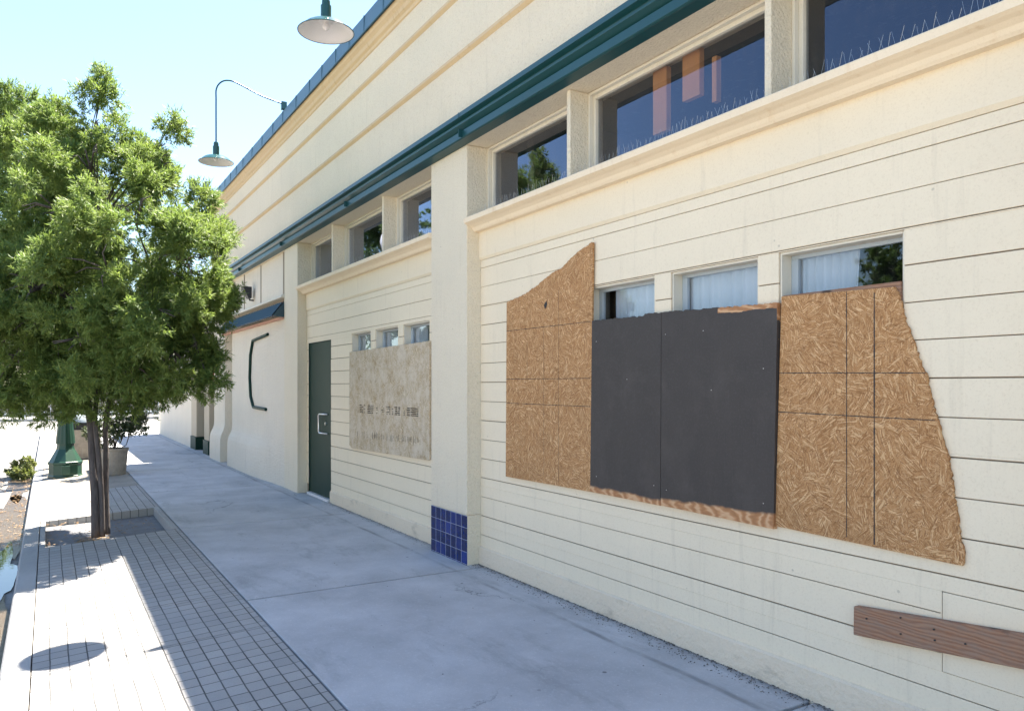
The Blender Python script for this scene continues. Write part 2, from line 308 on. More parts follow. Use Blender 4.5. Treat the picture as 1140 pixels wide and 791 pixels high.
# ------------------------------------------------------------------ mesh helpers
class MB:
    def __init__(s): s.v = []; s.f = []
    def add(s, vs, fs):
        k = len(s.v); s.v += [tuple(p) for p in vs]; s.f += [tuple(i+k for i in f) for f in fs]; return s
    def box(s, x0, x1, D0, D1, z0, z1):            # D measured towards the building (y = -D)
        x0, x1 = min(x0, x1), max(x0, x1); y0, y1 = min(-D0, -D1), max(-D0, -D1)
        return s.add([(x0, y0, z0), (x1, y0, z0), (x1, y1, z0), (x0, y1, z0), (x0, y0, z1), (x1, y0, z1), (x1, y1, z1), (x0, y1, z1)],
                     [(0, 3, 2, 1), (4, 5, 6, 7), (0, 1, 5, 4), (1, 2, 6, 5), (2, 3, 7, 6), (3, 0, 4, 7)])
    def profile(s, pts, x0, x1):                   # pts (D, z), closed, extruded along the wall
        n = len(pts); vs = [(x0, -d, z) for d, z in pts] + [(x1, -d, z) for d, z in pts]
        return s.add(vs, [tuple(range(n)), tuple(range(2*n-1, n-1, -1))] + [(i, i+n, (i+1) % n+n, (i+1) % n) for i in range(n)])
    def sheet(s, poly, D0, D1):                    # poly (x, z) on the wall plane, thickness D0..D1
        n = len(poly); vs = [(x, -D0, z) for x, z in poly] + [(x, -D1, z) for x, z in poly]
        return s.add(vs, [tuple(range(n)), tuple(range(2*n-1, n-1, -1))] + [(i, (i+1) % n, (i+1) % n+n, i+n) for i in range(n)])
    def tube(s, pts, rad, seg=8, caps=True):
        pts = [Vector(p) for p in pts]; rad = rad if isinstance(rad, (list, tuple)) else [rad]*len(pts)
        k = len(s.v); up = Vector((0, 0, 1)); prev = None
        for i, p in enumerate(pts):
            d = (pts[min(i+1, len(pts)-1)]-pts[max(i-1, 0)]).normalized()
            if prev is None:
                a = d.cross(Vector((0, 1, 0)) if abs(d.y) < .9 else up).normalized()
            else: a = (prev-d*prev.dot(d)).normalized()
            prev = a; bb = d.cross(a)
            for j in range(seg):
                t = 2*math.pi*j/seg; s.v.append(tuple(p+(a*math.cos(t)+bb*math.sin(t))*rad[i]))
        for i in range(len(pts)-1):
            for j in range(seg):
                a0 = k+i*seg+j; a1 = k+i*seg+(j+1) % seg; s.f.append((a0, a1, a1+seg, a0+seg))
        if caps:
            s.f.append(tuple(k+j for j in range(seg))[::-1]); s.f.append(tuple(k+(len(pts)-1)*seg+j for j in range(seg)))
        return s
    def lathe(s, prof, c=(0, 0, 0), seg=32, star=0, nst=8):
        k = len(s.v)
        for r, z in prof:
            for j in range(seg):
                t = 2*math.pi*j/seg; rr = r*(1+star*math.cos(nst*t)); s.v.append((c[0]+rr*math.cos(t), c[1]+rr*math.sin(t), c[2]+z))
        for i in range(len(prof)-1):
            for j in range(seg):
                a0 = k+i*seg+j; a1 = k+i*seg+(j+1) % seg; s.f.append((a0, a1, a1+seg, a0+seg))
        return s
    def build(s, name, mat, parent=None, origin=None, smooth=False, bevel=0, flip=True):
        me = bpy.data.meshes.new(name); o = Vector(origin) if origin else Vector((0, 0, 0))
        me.from_pydata([tuple(Vector(p)-o) for p in s.v], [], s.f); me.validate()
        if flip:
            bm = bmesh.new(); bm.from_mesh(me); bmesh.ops.recalc_face_normals(bm, faces=bm.faces); bm.to_mesh(me); bm.free()
        me.materials.append(mat if not isinstance(mat, str) else M[mat])
        if smooth: me.shade_smooth()
        ob = bpy.data.objects.new(name, me); COL.objects.link(ob); ob.location = o
        if parent is not None:
            ob.parent = parent
            pw = Vector(parent.location) if parent.parent is None else Vector(parent['_w'])
            ob.location = o-pw
        ob['_w'] = tuple(o)
        if bevel:
            bv = ob.modifiers.new('bevel', 'BEVEL'); bv.width = bevel; bv.segments = 2; bv.limit_method = 'ANGLE'; bv.angle_limit = R(40)
        return ob
def tag(o, label=None, cat=None, group=None, kind=None):
    if label: o['label'] = label
    if cat: o['category'] = cat
    if group: o['group'] = group
    if kind: o['kind'] = kind
    return o
def thing(name, loc, label, cat, group=None):
    o = bpy.data.objects.new(name, None); COL.objects.link(o); o.location = loc; o.empty_display_size = .2
    return tag(o, label, cat, group)
def copy_tree(o, loc, label, rz=0, s=1.0):
    c = o.copy(); COL.objects.link(c); c.location = loc; c['label'] = label; c.rotation_euler.z = rz; c.scale = (s, s, s)
    for ch in o.children:
        d = ch.copy(); COL.objects.link(d); d.parent = c
        for g in ch.children:
            e = g.copy(); COL.objects.link(e); e.parent = d
    return c

# ------------------------------------------------------------------ ground
def slab_poly(name, pts, mat, kind='structure', th=None):
    n = len(pts); mb = MB()
    if th:
        vs = pts+[(x, y, z-th) for x, y, z in pts]
        mb.add(vs, [tuple(range(n)), tuple(range(2*n-1, n-1, -1))]+[(i, (i+1) % n, (i+1) % n+n, i+n) for i in range(n)])
        return tag(mb.build(name, mat), kind=kind)
    mb.add(pts, [tuple(range(n))]); o = mb.build(name, mat, flip=False)
    return tag(o, kind=kind)
slab_poly('ground', [(-300, -300, -.30), (600, -300, -.30), (600, 300, -.30), (-300, 300, -.30)], 'far_ground')
slab_poly('road', [(-40, .22, -.245), (34, .22, -.245), (34, 12, -.30), (-40, 12, -.30)], 'asphalt')
slab_poly('cross_street', [(34, -120, -.235), (48, -120, -.235), (48, 120, -.255), (34, 120, -.255)], 'asphalt')
slab_poly('gutter', [(-40, .20, -.236), (33, .20, -.238), (33, .72, -.232), (-40, .72, -.232)], 'gutter')
mb = MB(); mb.box(-40, 34, -13.5, -12, -.4, -.12); tag(mb.build('opposite_pavement', 'concrete', bevel=.01), kind='structure')
mb = MB(); mb.box(48, 52, 80, -80, -.4, -.1); tag(mb.build('far_pavement', 'kerb', bevel=.01), kind='structure')
# pavement slabs with real joints
mb = MB(); js = [-7.7, -4.27, -.84, 2.6, 6.03, 9.46, 12.9, 16.3, 19.75, 23.2, 26.6, 30.0, 33.6]
for a, c_ in zip(js[:-1], js[1:]):
    g = .014; mb.add([(a+g, -1.28, -.012), (c_-g, -1.28, -.012), (c_-g, -4.2, 0), (a+g, -4.2, 0), (a+g, -1.28, -.2), (c_-g, -1.28, -.2), (c_-g, -4.2, -.2), (a+g, -4.2, -.2)],
                 [(0, 3, 2, 1), (4, 5, 6, 7), (0, 1, 5, 4), (1, 2, 6, 5), (2, 3, 7, 6), (3, 0, 4, 7)])
pv = mb.build('pavement', 'concrete', bevel=.006); tag(pv, kind='structure')
slab_poly('pavement_bed', [(-8, -4.2, -.05), (33.6, -4.2, -.05), (33.6, -1.3, -.05), (-8, -1.3, -.05)], 'joint')
def strip(name, x0, x1, y0, y1, mat):
    zz = lambda y: -.014-.062*(y+1.28)
    return slab_poly(name, [(x0, y0, zz(y0)), (x1, y0, zz(y0)), (x1, y1, zz(y1)), (x0, y1, zz(y1))], mat, th=.1)
pjs = [-7.4, -3.2, 1.05, 5.35, 6.3, 9.5]
for i, (a, c_) in enumerate(zip(pjs[:-1], pjs[1:])): strip('brick_paving', a+.005, c_-.005, -1.265, .085, 'paver')
strip('brick_paving', 11.33, 14.0, -1.265, .085, 'paver')
strip('bare_ground', 14.01, 33.4, -1.265, .085, 'dirt')
slab_poly('tree_pit', [(9.4, -1.27, -.12), (11.4, -1.27, -.12), (11.4, .1, -.17), (9.4, .1, -.17)], 'pit')
mb = MB(); mb.box(9.5, 11.33, 1.265, 1.20, -.2, -.012); mb.box(9.5, 11.33, -.03, -.085, -.2, -.102); tag(mb.build('pit_edging', 'kerb', bevel=.006), kind='structure')
mb = MB(); xs = [-8, -5, -2, 1, 4, 7, 10, 13, 16, 19, 22, 25, 28, 31, 33.6]
for a, c_ in zip(xs[:-1], xs[1:]): mb.profile([(-.092, -.3), (-.092, -.100), (-.235, -.108), (-.25, -.13), (-.265, -.3)], a+.004, c_-.004)
tag(mb.build('kerb', 'kerb', bevel=.005), kind='structure')

def puddle(cx, cy, z, rx, ry, seed):
    rr = random.Random(seed); n = 40; ph = [rr.random()*6 for _ in range(4)]
    pts = []
    for i in range(n):
        t = 2*math.pi*i/n; k = 1+.22*math.sin(3*t+ph[0])+.14*math.sin(5*t+ph[1])+.09*math.sin(9*t+ph[2])
        pts.append((cx+rx*k*math.cos(t), min(max(cy+ry*k*math.sin(t), .262), 1.4), z))
    mb = MB(); mb.add(pts, [tuple(range(n))]); return tag(mb.build('water', 'water', flip=False), kind='structure')
puddle(9.1, .40, -.222, 1.3, .12, 3); puddle(5.6, .34, -.222, .8, .06, 5)
for cx, cy, rx, ry, sd in ((12.6, .50, 2.3, .3, 9), (7.0, .55, 2.2, .3, 4), (17, .45, 2.0, .2, 6)):
    o_ = puddle(cx, cy, -.2265, rx, ry, sd); o_.name = 'mud'; o_.data.materials[0] = M['mud']

# ------------------------------------------------------------------ main building
B = thing('commercial_building', (6, -3.3, 0), 'cream painted shop building with clapboard bays, teal cornice band and boarded windows', 'building')
P1 = (6.153, 6.903)         # pilaster edges along the wall
PIL = [(.66, 1.41), P1, (11.64, 12.39)]
DW = 3.341
GR = [2.31+.1707*k for k in range(-12, 3)]
GR = [g for g in GR if g > .2]
def rects_minus(x0, x1, z0, z1, ops):
    xs = sorted({x0, x1, *[min(max(v, x0), x1) for o in ops for v in o[:2]]}); zs = sorted({z0, z1, *[min(max(v, z0), z1) for o in ops for v in o[2:]]})
    out = []
    for za, zb in zip(zs[:-1], zs[1:]):
        run = None
        for xa, xb in zip(xs[:-1], xs[1:]):
            cx, cz = (xa+xb)/2, (za+zb)/2
            solid = not any(o[0] < cx < o[1] and o[2] < cz < o[3] for o in ops)
            if solid: run = [run[0], xb] if run else [xa, xb]
            if (not solid or xb == xs[-1]) and run: out.append((run[0], run[1], za, zb)); run = None
    return out
def wall_piece(mb, D0, D1, x0, x1, z0, z1, ops=()):
    for a, b_, c_, d in rects_minus(x0, x1, z0, z1, list(ops)): mb.box(a, b_, D0, D1, c_, d)

winA = [(2.123, 2.827, 1.3, 2.302), (2.970, 3.662, 1.3, 2.302), (3.817, 4.52, 1.3, 2.302)]
winB = [(7.249, 7.927, 1.3, 2.268), (8.08, 8.773, 1.3, 2.268), (8.934, 9.618, 1.3, 2.268)]
doorB = (10.47, 11.53, -.05, 2.235)
patchA = (.6, 1.945, .35, .70)
bays = [(1.41, 6.153, winA, [patchA]), (6.903, 11.64, winB+[doorB], []), (-4.08, .66, [], [])]
for (x0, x1, ops, fl) in bays:
    mb = MB(); zs = [.14]+GR+[2.722]; hg = [random.uniform(.0022, .0042)*(1 if z < 2.2 else .7) for z in zs]
    for q_, (za, zb) in enumerate(zip(zs[:-1], zs[1:])):
        for a, b_, c_, d in rects_minus(x0, x1, za+hg[q_], zb-hg[q_+1], ops+fl):
            mb.box(a+.001, b_-.001, DW+random.uniform(-.0012, .0012), DW+.012, c_, d)
    mb.build('siding', 'siding', B, bevel=.0018)
    mb = MB(); wall_piece(mb, DW+.0125, DW+.09, x0, x1, -.1, 2.97, ops); mb.build('wall_backing', 'groove', B)
    # plinth, frieze, sill
    mb = MB(); px1 = x1 if not (6 < x0 < 7) else 10.46
    mb.profile([(DW-.022, -.05), (DW-.020, .148), (DW-.004, .158), (DW+.012, .158), (DW+.012, -.05)], x0, px1); mb.build('plinth', 'plinth', B)
    mb = MB(); mb.profile([(DW-.018, 2.745), (DW-.018, 2.972), (DW+.0124, 2.972), (DW+.0124, 2.7225), (DW-.003, 2.7225)], x0, x1); mb.build('frieze', 'siding', B)
    mb = MB(); mb.profile([(3.50, 2.97), (3.275, 2.972), (3.262, 2.985), (3.25, 3.005), (3.222, 3.022), (3.195, 3.030), (3.172, 3.040), (3.168, 3.078), (3.175, 3.084), (3.50, 3.108)], x0, x1); mb.build('sill', 'sill', B)
mb = MB(); mb.box(.62, 1.942, DW-.004, DW+.012, .353, .697); mb.box(1.946, 1.952, DW-.001, DW+.01, .35, .70); mb.build('patch_panel', 'siding', B, bevel=.0015)

# posts between the transoms, and transom windows
def transom(x0, x1):
    z0, z1 = 3.104, 3.742; f = .045; D0, D1 = 3.445, 3.49
    mb = MB(); wall_piece(mb, D0, D1, x0+.001, x1-.001, z0, z1-.001, [(x0+f, x1-f, z0+f*.5, z1-f)])
    mb.box(x0+.001, x0+.02, 3.41, D0-.001, z0, z1-.001); mb.box(x1-.02, x1-.001, 3.41, D0-.001, z0, z1-.001); mb.box(x0+.0205, x1-.0205, 3.41, D0-.001, z1-.02, z1-.001)
    fr = mb.build('transom_window', 'frame_cream', B, origin=((x0+x1)/2, -3.46, z0), bevel=.003)
    mb = MB(); mb.box(x0+f-.002, x1-f+.002, 3.468, 3.474, z0+.01, z1-f+.002); mb.build('pane', 'glass', fr, origin=((x0+x1)/2, -3.47, z0))
PT = .045
tA = [1.41, 2.80, 4.625, 6.153]; tB = [6.903, 8.285, 10.115, 11.64]; tZ = [-4.08, -2.6, -.8, .66]
for t in (tZ, tA, tB):
    for i in range(3):
        x0 = t[i]+(PT if i else 0); x1 = t[i+1]; transom(x0, x1)
        if i:
            mb = MB(); mb.box(t[i], t[i]+PT, 3.25, 3.55, 3.09, 3.745); mb.build('window_post', 'stucco', B, bevel=.006)

# lower windows: frame, sash, pane, curtain
def curtain(xa, xb, z0, z1, D, parent, slant=0):
    n = 46; vs = []; fs = []
    for i in range(n+1):
        x = xa+(xb-xa)*i/n
        for j in range(2):
            k = 1-slant*(1-i/n)*(0 if j else 1)/max(.01, (xb-xa))
            xx = xb-(xb-x)*k; vs.append((xx, -(D+.014*math.sin(i*1.15+xa*7)+.006*math.sin(i*2.7)), z0 if j == 0 else z1))
    for i in range(n): fs.append((2*i, 2*i+2, 2*i+3, 2*i+1))
    mb = MB(); mb.add(vs, fs); mb.build('curtain', 'curtain', parent, origin=parent['_w'], smooth=True, flip=False)
def low_window(o, kind):
    x0, x1, z0, z1 = o; z0 = z0+.01
    mb = MB(); D0, D1 = 3.352, 3.455
    # reveal box lining
    mb.box(x0+.0005, x0+.012, D0, D1, z0, z1-.0005); mb.box(x1-.012, x1-.0005, D0, D1, z0, z1-.0005); mb.box(x0+.0125, x1-.0125, D0, D1, z1-.014, z1-.0005); mb.box(x0+.0125, x1-.0125, D0, D1, z0-.012, z0)
    w_ = mb.build('window', 'frame_cream', B, origin=((x0+x1)/2, -3.4, z0), bevel=.002); org = w_['_w']
    mb = MB(); wall_piece(mb, 3.425, 3.452, x0+.0125, x1-.0125, z0, z1-.0145, [(x0+.03, x1-.055, z0+.02, z1-.035)]); mb.build('frame', 'frame_blue', w_, origin=org, bevel=.002)
    mb = MB(); mb.box(x0+.028, x1-.053, 3.437, 3.442, z0+.018, z1-.033); mb.build('pane', 'glass_low', w_, origin=org)
    if kind == 'full': curtain(x0-.02, x1+.03, z0-.1, z1+.06, 3.478, w_)
    if kind == 'narrow': curtain(x0-.02, x1-.16, z0-.1, z1+.06, 3.478, w_)
    if kind == 'left': curtain(x0+.30, x1+.03, z0-.3, z1+.06, 3.478, w_, slant=.10)
    if kind == 'half': curtain(x0+.33, x1+.03, z0-.1, z1+.06, 3.478, w_)
low_window(winA[0], 'left'); low_window(winA[1], 'full'); low_window(winA[2], 'narrow')
for o in winB: low_window(o, 'half')

# pilasters; the first one carries blue tiles
for i, (x0, x1) in enumerate(PIL+[(-4.83, -4.08)]):
    tiled = abs(x0-6.153) < .01
    mb = MB(); zb = -.05
    if tiled: mb.box(x0, x1, 3.2, 3.56, .440, 3.744); mb.box(x0, x1, 3.2065, 3.56, zb, .4395)
    else: mb.box(x0, x1, 3.2, 3.56, zb, 3.744)
    p = mb.build('pilaster', 'stucco', B, origin=((x0+x1)/2, -3.2, 0), bevel=.008)
    if tiled:
        mb = MB(); n = 7; tw = (x1-x0)/n
        for r in range(5):
            for q in range(n):
                za = max(-.04, .436-.108*(r+1)); mb.box(x0+q*tw+(.005 if q else .0005), x0+(q+1)*tw-(.005 if q < n-1 else .0005), 3.2, 3.2055, za+.002, .436-.108*r-.002)
        mb.build('tile_base', 'tile', p, origin=((x0+x1)/2, -3.2, 0), bevel=.0012)
        mb = MB(); mb.box(x0+.001, x1-.001, 3.2025, 3.206, -.04, .438); mb.build('tile_grout', 'grout', p, origin=((x0+x1)/2, -3.2, 0))

# door in the second bay
mb = MB(); x0, x1 = 10.50, 11.50
mb.box(x0, x1, 3.350, 3.395, .035, 2.225); door = mb.build('door', 'green_door', B, origin=(11, -3.35, 0), bevel=.003); org = door['_w']
mb = MB(); wall_piece(mb, 3.338, 3.42, 10.472, 11.528, -.02, 2.234, [(x0-.003, x1+.003, -.03, 2.228)]); mb.build('door_frame', 'green_door', B)
mb = MB(); mb.box(10.50, 11.50, 3.30, 3.40, -.02, .03); mb.build('threshold', 'white_enamel', B, bevel=.004)
xa, xb, za, zb = 10.92, 10.62, .93, 1.20
mb = MB(); mb.tube([(xb, -3.335, za), (xa-.02, -3.31, za), (xa, -3.305, za+.02), (xa, -3.305, zb-.02), (xa-.02, -3.31, zb), (xb, -3.335, zb)], .011, 8); mb.build('handle', 'chrome', door, origin=org, smooth=True)
mb = MB(); mb.tube([(10.72, -3.352, 1.07), (10.72, -3.335, 1.07)], .022, 12); mb.build('lock', 'chrome', door, origin=org)
for z in (.3, 1.12, 1.95):
    mb = MB(); mb.tube([(11.497, -3.343, z-.06), (11.497, -3.343, z+.06)], .011, 8); mb.build('hinge', 'black', door, origin=org)

# parapet with two lapped ledges, crown moulding, metal cap
XR = 18.7
mb = MB(); mb.profile([(3.205, 3.7455), (3.205, 4.562), (3.182, 4.598), (3.205, 4.60), (3.205, 5.117), (3.182, 5.153), (3.205, 5.155), (3.205, 5.72), (3.60, 5.72), (3.60, 3.7455)], -4.83, XR)
mb.build('parapet', 'stucco', B)
mb = MB()
for z in (4.56, 5.115): mb.profile([(3.2045, z-.008), (3.176, z+.018), (3.176, z+.043), (3.2045, z+.046)], -4.83, XR+.002)
mb.build('ledge', 'tan_trim', B)
mb = MB(); mb.profile([(3.2045, 5.44), (3.19, 5.45), (3.185, 5.48), (3.16, 5.50), (3.15, 5.54), (3.12, 5.57), (3.105, 5.62), (3.2045, 5.62)], -4.83, XR); mb.build('crown_moulding', 'tan_trim', B, bevel=.002)
mb = MB(); mb.profile([(3.085, 5.605), (3.07, 5.61), (3.075, 5.79), (3.085, 5.805), (3.62, 5.83), (3.62, 5.722), (3.10, 5.722), (3.10, 5.63)], -4.83, XR+.03)
x = -4.6
while x < XR:
    mb.box(x, x+.012, 3.066, 3.0745, 5.612, 5.79); x += random.uniform(.5, .75)
mb.build('metal_cap', 'cap', B)
# teal cornice band
mb = MB(); mb.profile([(3.2045, 3.985), (3.075, 3.975), (3.068, 3.93), (3.085, 3.925), (3.11, 3.915), (3.11, 3.900), (3.092, 3.895), (3.092, 3.878), (3.135, 3.845), (3.14, 3.832), (3.108, 3.826), (3.104, 3.765), (3.118, 3.756), (3.125, 3.757), (3.2045, 3.745)], -4.83, XR)
x = -3.1
while x < XR: mb.box(x, x+.006, 3.066, 3.107, 3.762, 3.829); mb.box(x, x+.006, 3.064, 3.068, 3.93, 3.975); x += 3.05
mb.build('cornice_band', 'teal', B, bevel=.0015)
mb = MB(); mb.box(-4.83, XR, 3.605, 13, 5.66, 5.71); mb.build('roof', 'roofing', B)
mb = MB(); mb.box(-4.83, -4.7, 3.605, 13, -.1, 5.655); mb.box(XR-.13, XR, 3.605, 13, -.1, 5.655); mb.box(-4.69, XR-.14, 12.9, 13, -.1, 5.655); mb.build('side_wall', 'stucco', B)
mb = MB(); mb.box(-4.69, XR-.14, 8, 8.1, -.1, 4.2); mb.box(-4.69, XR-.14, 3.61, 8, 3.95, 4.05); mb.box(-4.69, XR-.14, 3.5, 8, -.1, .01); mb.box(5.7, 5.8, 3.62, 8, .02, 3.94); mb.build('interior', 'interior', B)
# timber hanging inside behind the big transom
mb = MB(); mb.build('x', 'room_wood', B) if False else None
for pa, pb, ya, yb in ((770, 789, 60, 112), (737, 752, 80, 150), (803, 808, 66, 116)):
    mb = MB(); mb.box(WX(pb, 3.60), WX(pa, 3.60), 3.52, 3.56, WZ((pa+pb)/2, yb, 3.6), WZ((pa+pb)/2, ya, 3.6)); mb.build('ceiling_timber', 'room_wood', B)

# bay C : stucco wall with flared foot, awning, panels above
flare = [(3.60, -.05), (3.085, -.05), (3.09, .45), (3.10, .53), (3.125, .60), (3.16, .66), (3.19, .72), (3.202, .80), (3.202, 2.66), (3.60, 2.66)]
def flared(x0, x1, ztop, ramp_x):
    zs = [-.05, .2, .45, .53, .60, .66, .72, .80, 1.2, ztop]; pr = [.10, .10, .095, .085, .06, .03, .01, 0, 0, 0]; n = 24; mb = MB(); vs = []; fs = []; k = len(zs)
    for i in range(n+1):
        x = x0+(x1-x0)*i/n; t = min(1, (x-x0)/ramp_x) if ramp_x else 1; t = t*t*(3-2*t)
        vs += [(x, -(3.202-p*t), z) for z, p in zip(zs, pr)]+[(x, -3.60, ztop), (x, -3.60, -.05)]
    k += 2
    for i in range(n):
        for j in range(k): a = i*k+j; b_ = i*k+(j+1) % k; fs.append((a, b_, b_+k, a+k))
    fs += [tuple(range(k)), tuple(n*k+j for j in range(k))[::-1]]; return mb.add(vs, fs)
flared(12.391, 16.45, 2.66, 2.2).build('stucco_wall', 'stucco_low', B)
flared(17.24, 18.45, 3.744, 0).build('stucco_pier', 'stucco_low', B, bevel=.01)
mb = MB(); mb.box(16.3, 17.3, 3.45, 3.55, -.05, 3.0); mb.box(12.392, 17.239, 3.25, 3.45, 3.06, 3.744); mb.box(12.392, 17.239, 3.35, 3.5, 2.665, 3.058); mb.box(18.451, 18.69, 3.3, 3.56, -.05, 3.744); mb.build('recessed_wall', 'stucco_low', B)
for x in (12.58, 14.14, 15.5, 16.9): mb = MB(); mb.box(x, x+.05, 3.243, 3.2495, 3.075, 3.744); mb.build('panel_batten', 'groove', B)
mb = MB(); mb.profile([(3.25, 2.99), (3.15, 2.995), (3.15, 3.03), (3.18, 3.045), (3.25, 3.06)], 12.392, 17.2); mb.build('panel_ledge', 'frame_cream', B, bevel=.003)
# corrugated awning
n = 150; vs = []; fs = []; xa, xb = 12.42, 17.15
for i in range(n+1):
    x = xa+(xb-xa)*i/n; h = .012*math.cos(i*math.pi/2*1.0)
    for D, z in ((3.20, 2.93), (3.02, 2.70)): vs.append((x, -(D-h*.7), z+h))
    for D, z in ((3.203, 2.925), (3.023, 2.694)): vs.append((x, -(D-h*.7), z+h))
for i in range(n): a = 4*i; fs += [(a, a+4, a+5, a+1), (a+2, a+3, a+7, a+6), (a+1, a+5, a+7, a+3)]
mb = MB(); mb.add(vs, fs); aw = mb.build('awning', 'awning', B, origin=(14.7, -3.1, 2.8), flip=False)
for x in (xa-.015, xb): mb = MB(); mb.add([(x, -3.203, 2.93), (x, -3.02, 2.70), (x, -3.203, 2.69), (x+.012, -3.203, 2.93), (x+.012, -3.02, 2.70), (x+.012, -3.203, 2.69)], [(0, 1, 2), (3, 5, 4), (0, 3, 4, 1), (1, 4, 5, 2), (2, 5, 3, 0)]); mb.build('awning_end', 'awning', aw, origin=(14.7, -3.1, 2.8))
mb = MB(); mb.box(12.4, 17.15, 3.12, 3.20, 2.655, 2.685); mb.build('awning_board', 'pink_wood', B, bevel=.003)
# dark bent bracket on the stucco
D = 3.18
pts = [(298, 372), (281.5, 379), (278.8, 395), (278, 420), (279, 441), (282, 453), (296, 455.5)]
mb = MB(); mb.tube([(WX(a, D), -D, WZ(a, b_, D)) for a, b_ in pts], .028, 6); tag(mb.build('wall_bracket', 'green_door'), 'thin dark green bent metal hoop fixed to the white stucco wall under the awning', 'bracket')

# ------------------------------------------------------------------ neighbouring low building
NB = thing('low_shop_building', (24, -3.3, 0), 'lower white stucco building past the cream one, with tan posts on dark green feet', 'building')
mb = MB(); mb.box(21.7, 28.6, 3.2, 3.4, -.05, 3.3); mb.box(28.45, 28.6, 3.401, 12, -.05, 3.3); mb.box(18.72, 21.69, 4.0, 4.1, -.05, 3.3); mb.build('wall', 'stucco_low', NB, bevel=.01)
for x0, x1 in ((19.1, 19.75), (20.9, 21.69)):
    mb = MB(); mb.box(x0, x1, 3.2, 3.7, .32, 3.05); p = mb.build('post', 'tan_post', NB, origin=(x0, -3.2, 0), bevel=.015)
    mb = MB(); mb.box(x0-.025, x1+(.025 if x1 < 21 else 0), 3.175, 3.72, -.03, .319); mb.build('post_foot', 'green_door', p, origin=(x0, -3.2, 0), bevel=.01)
mb = MB(); mb.box(19.8, 20.85, 3.92, 3.96, 0, 2.2); mb.build('door', 'black', NB)
mb = MB(); mb.box(18.72, 28.7, 3.15, 12, 3.301, 3.45); mb.box(18.72, 21.69, 3.2, 4.0, 3.06, 3.299); mb.build('roof', 'teal', NB, bevel=.01)
mb = MB(); mb.box(18.95, 19.0, 3.12, 3.5, 1.72, 1.99); sg = mb.build('red_sign', 'red', bevel=.004); tag(sg, 'small red panel hung beside the tan post, half hidden by tree leaves', 'sign')

# ------------------------------------------------------------------ boards over the windows
def poly_px(pts, D, ragged=()):
    out = []
    P = [(WX(a, D), WZ(a, b_, D)) for a, b_ in pts]
    for i, (a, b_) in enumerate(P):
        out.append((a, b_))
        if i in ragged:
            c_, d = P[(i+1) % len(P)]; L = math.hypot(c_-a, d-b_); k = max(2, int(L/.012))
            for q in range(1, k):
                t = q/k; nx, nz = -(d-b_)/L, (c_-a)/L; j = random.uniform(-.005, .005)
                out.append((a+(c_-a)*t+nx*j, b_+(d-b_)*t+nz*j))
    return out
def board(name, poly, D0, D1, mat, label, cat='board', group='boards over the street windows'):
    cx = sum(p[0] for p in poly)/len(poly); mb = MB(); mb.sheet(poly, D0, D1)
    o = mb.build(name, mat, origin=(cx, -D1, 0)); return tag(o, label, cat, group)
def line(par, xa, za, xb, zb, D, wd=.004):
    mb = MB()
    dx, dz = xb-xa, zb-za; L = math.hypot(dx, dz); nx, nz = -dz/L*wd/2, dx/L*wd/2; k = max(1, int(L/.03)); 
    for q in range(k):
        t0, t1 = q/k, (q+1)/k; e = random.uniform(.7, 1.2)
        mb.add([(xa+dx*t+s*nx*e, -D, za+dz*t+s*nz*e) for t, s in ((t0, -1), (t1, -1), (t1, 1), (t0, 1))], [(0, 1, 2, 3)])
    mb.build('printed_line', 'black', par, origin=par['_w'], flip=False)
D = 3.317
left = poly_px([(564, 336), (583, 328), (598, 317.5), (614, 304), (624.5, 299), (633, 290), (642, 281), (658.5, 269.5), (660, 270), (657, 547), (563, 530)], D, ragged=(0, 1, 2, 3, 4, 5, 6))
# irregular knocked-out hole: board left uncut, a black sheet paints its dark inside
hc = (WX(607.5, D), WZ(607.5, 339, D)); hole = [(hc[0]+random.uniform(.012, .024)*math.cos(t), hc[1]+random.uniform(.018, .040)*math.sin(t)) for t in [2*math.pi*i/12 for i in range(12)]]
ob = board('strand_board', left, D, 3.332, M['osb'], 'brown strand board with sloping broken top and small hole, left of the grey boards')
mb = MB(); mb.sheet(hole, D-.0015, D-.0005); mb.build('hole', 'black', ob, origin=ob['_w'])
for z in (2.052, 1.648, 1.447): line(ob, WX(657.5, D), z, WX(564, D), z+.004, D-.0012)
line(ob, 5.075, .88, 5.075, 2.05, D-.0013, .0025); line(ob, 4.872, .87, 4.872, 2.32, D-.0013, .0025); line(ob, 5.32, 1.65, 5.32, 1.95, D-.0013, .002)

D = 3.325
right = poly_px([(870, 330), (900, 327.5), (940, 324), (975, 321), (995.6, 319), (1000, 328), (1004, 338.6), (1008, 359.4), (1015, 376), (1024.7, 404), (1031.7, 417.8), (1035.8, 442), (1042.8, 465), (1055.3, 506.7), (1062, 551), (1069, 598), (1073, 617.8), (1071, 629.5), (863, 585)], D, ragged=tuple(range(4, 17)))
ob = board('strand_board', right, D, 3.338, M['osb'], 'raw brown strand board with a jagged slanting right edge, right of the grey boards')
line(ob, WX(866, D), 1.662, WX(1031, D), 1.650, D-.0012); line(ob, WX(864, D), 1.456, WX(1041, D), 1.442, D-.0012)
line(ob, 2.405, .86, 2.405, 2.05, D-.0013, .004); line(ob, 2.258, .85, 2.258, 2.03, D-.0013, .006)
# second timber strip showing behind its top edge
D = 3.339; pl = poly_px([(872, 329), (1002.5, 312.8), (1003, 345), (872, 350)], D)
mb = MB(); mb.sheet(pl, 3.3395, 3.36); s_ = mb.build('timber_strip', 'plank', origin=(2.4, -3.35, 0)); tag(s_, 'thin timber strip peeking out behind the top of the jagged strand board', 'timber')

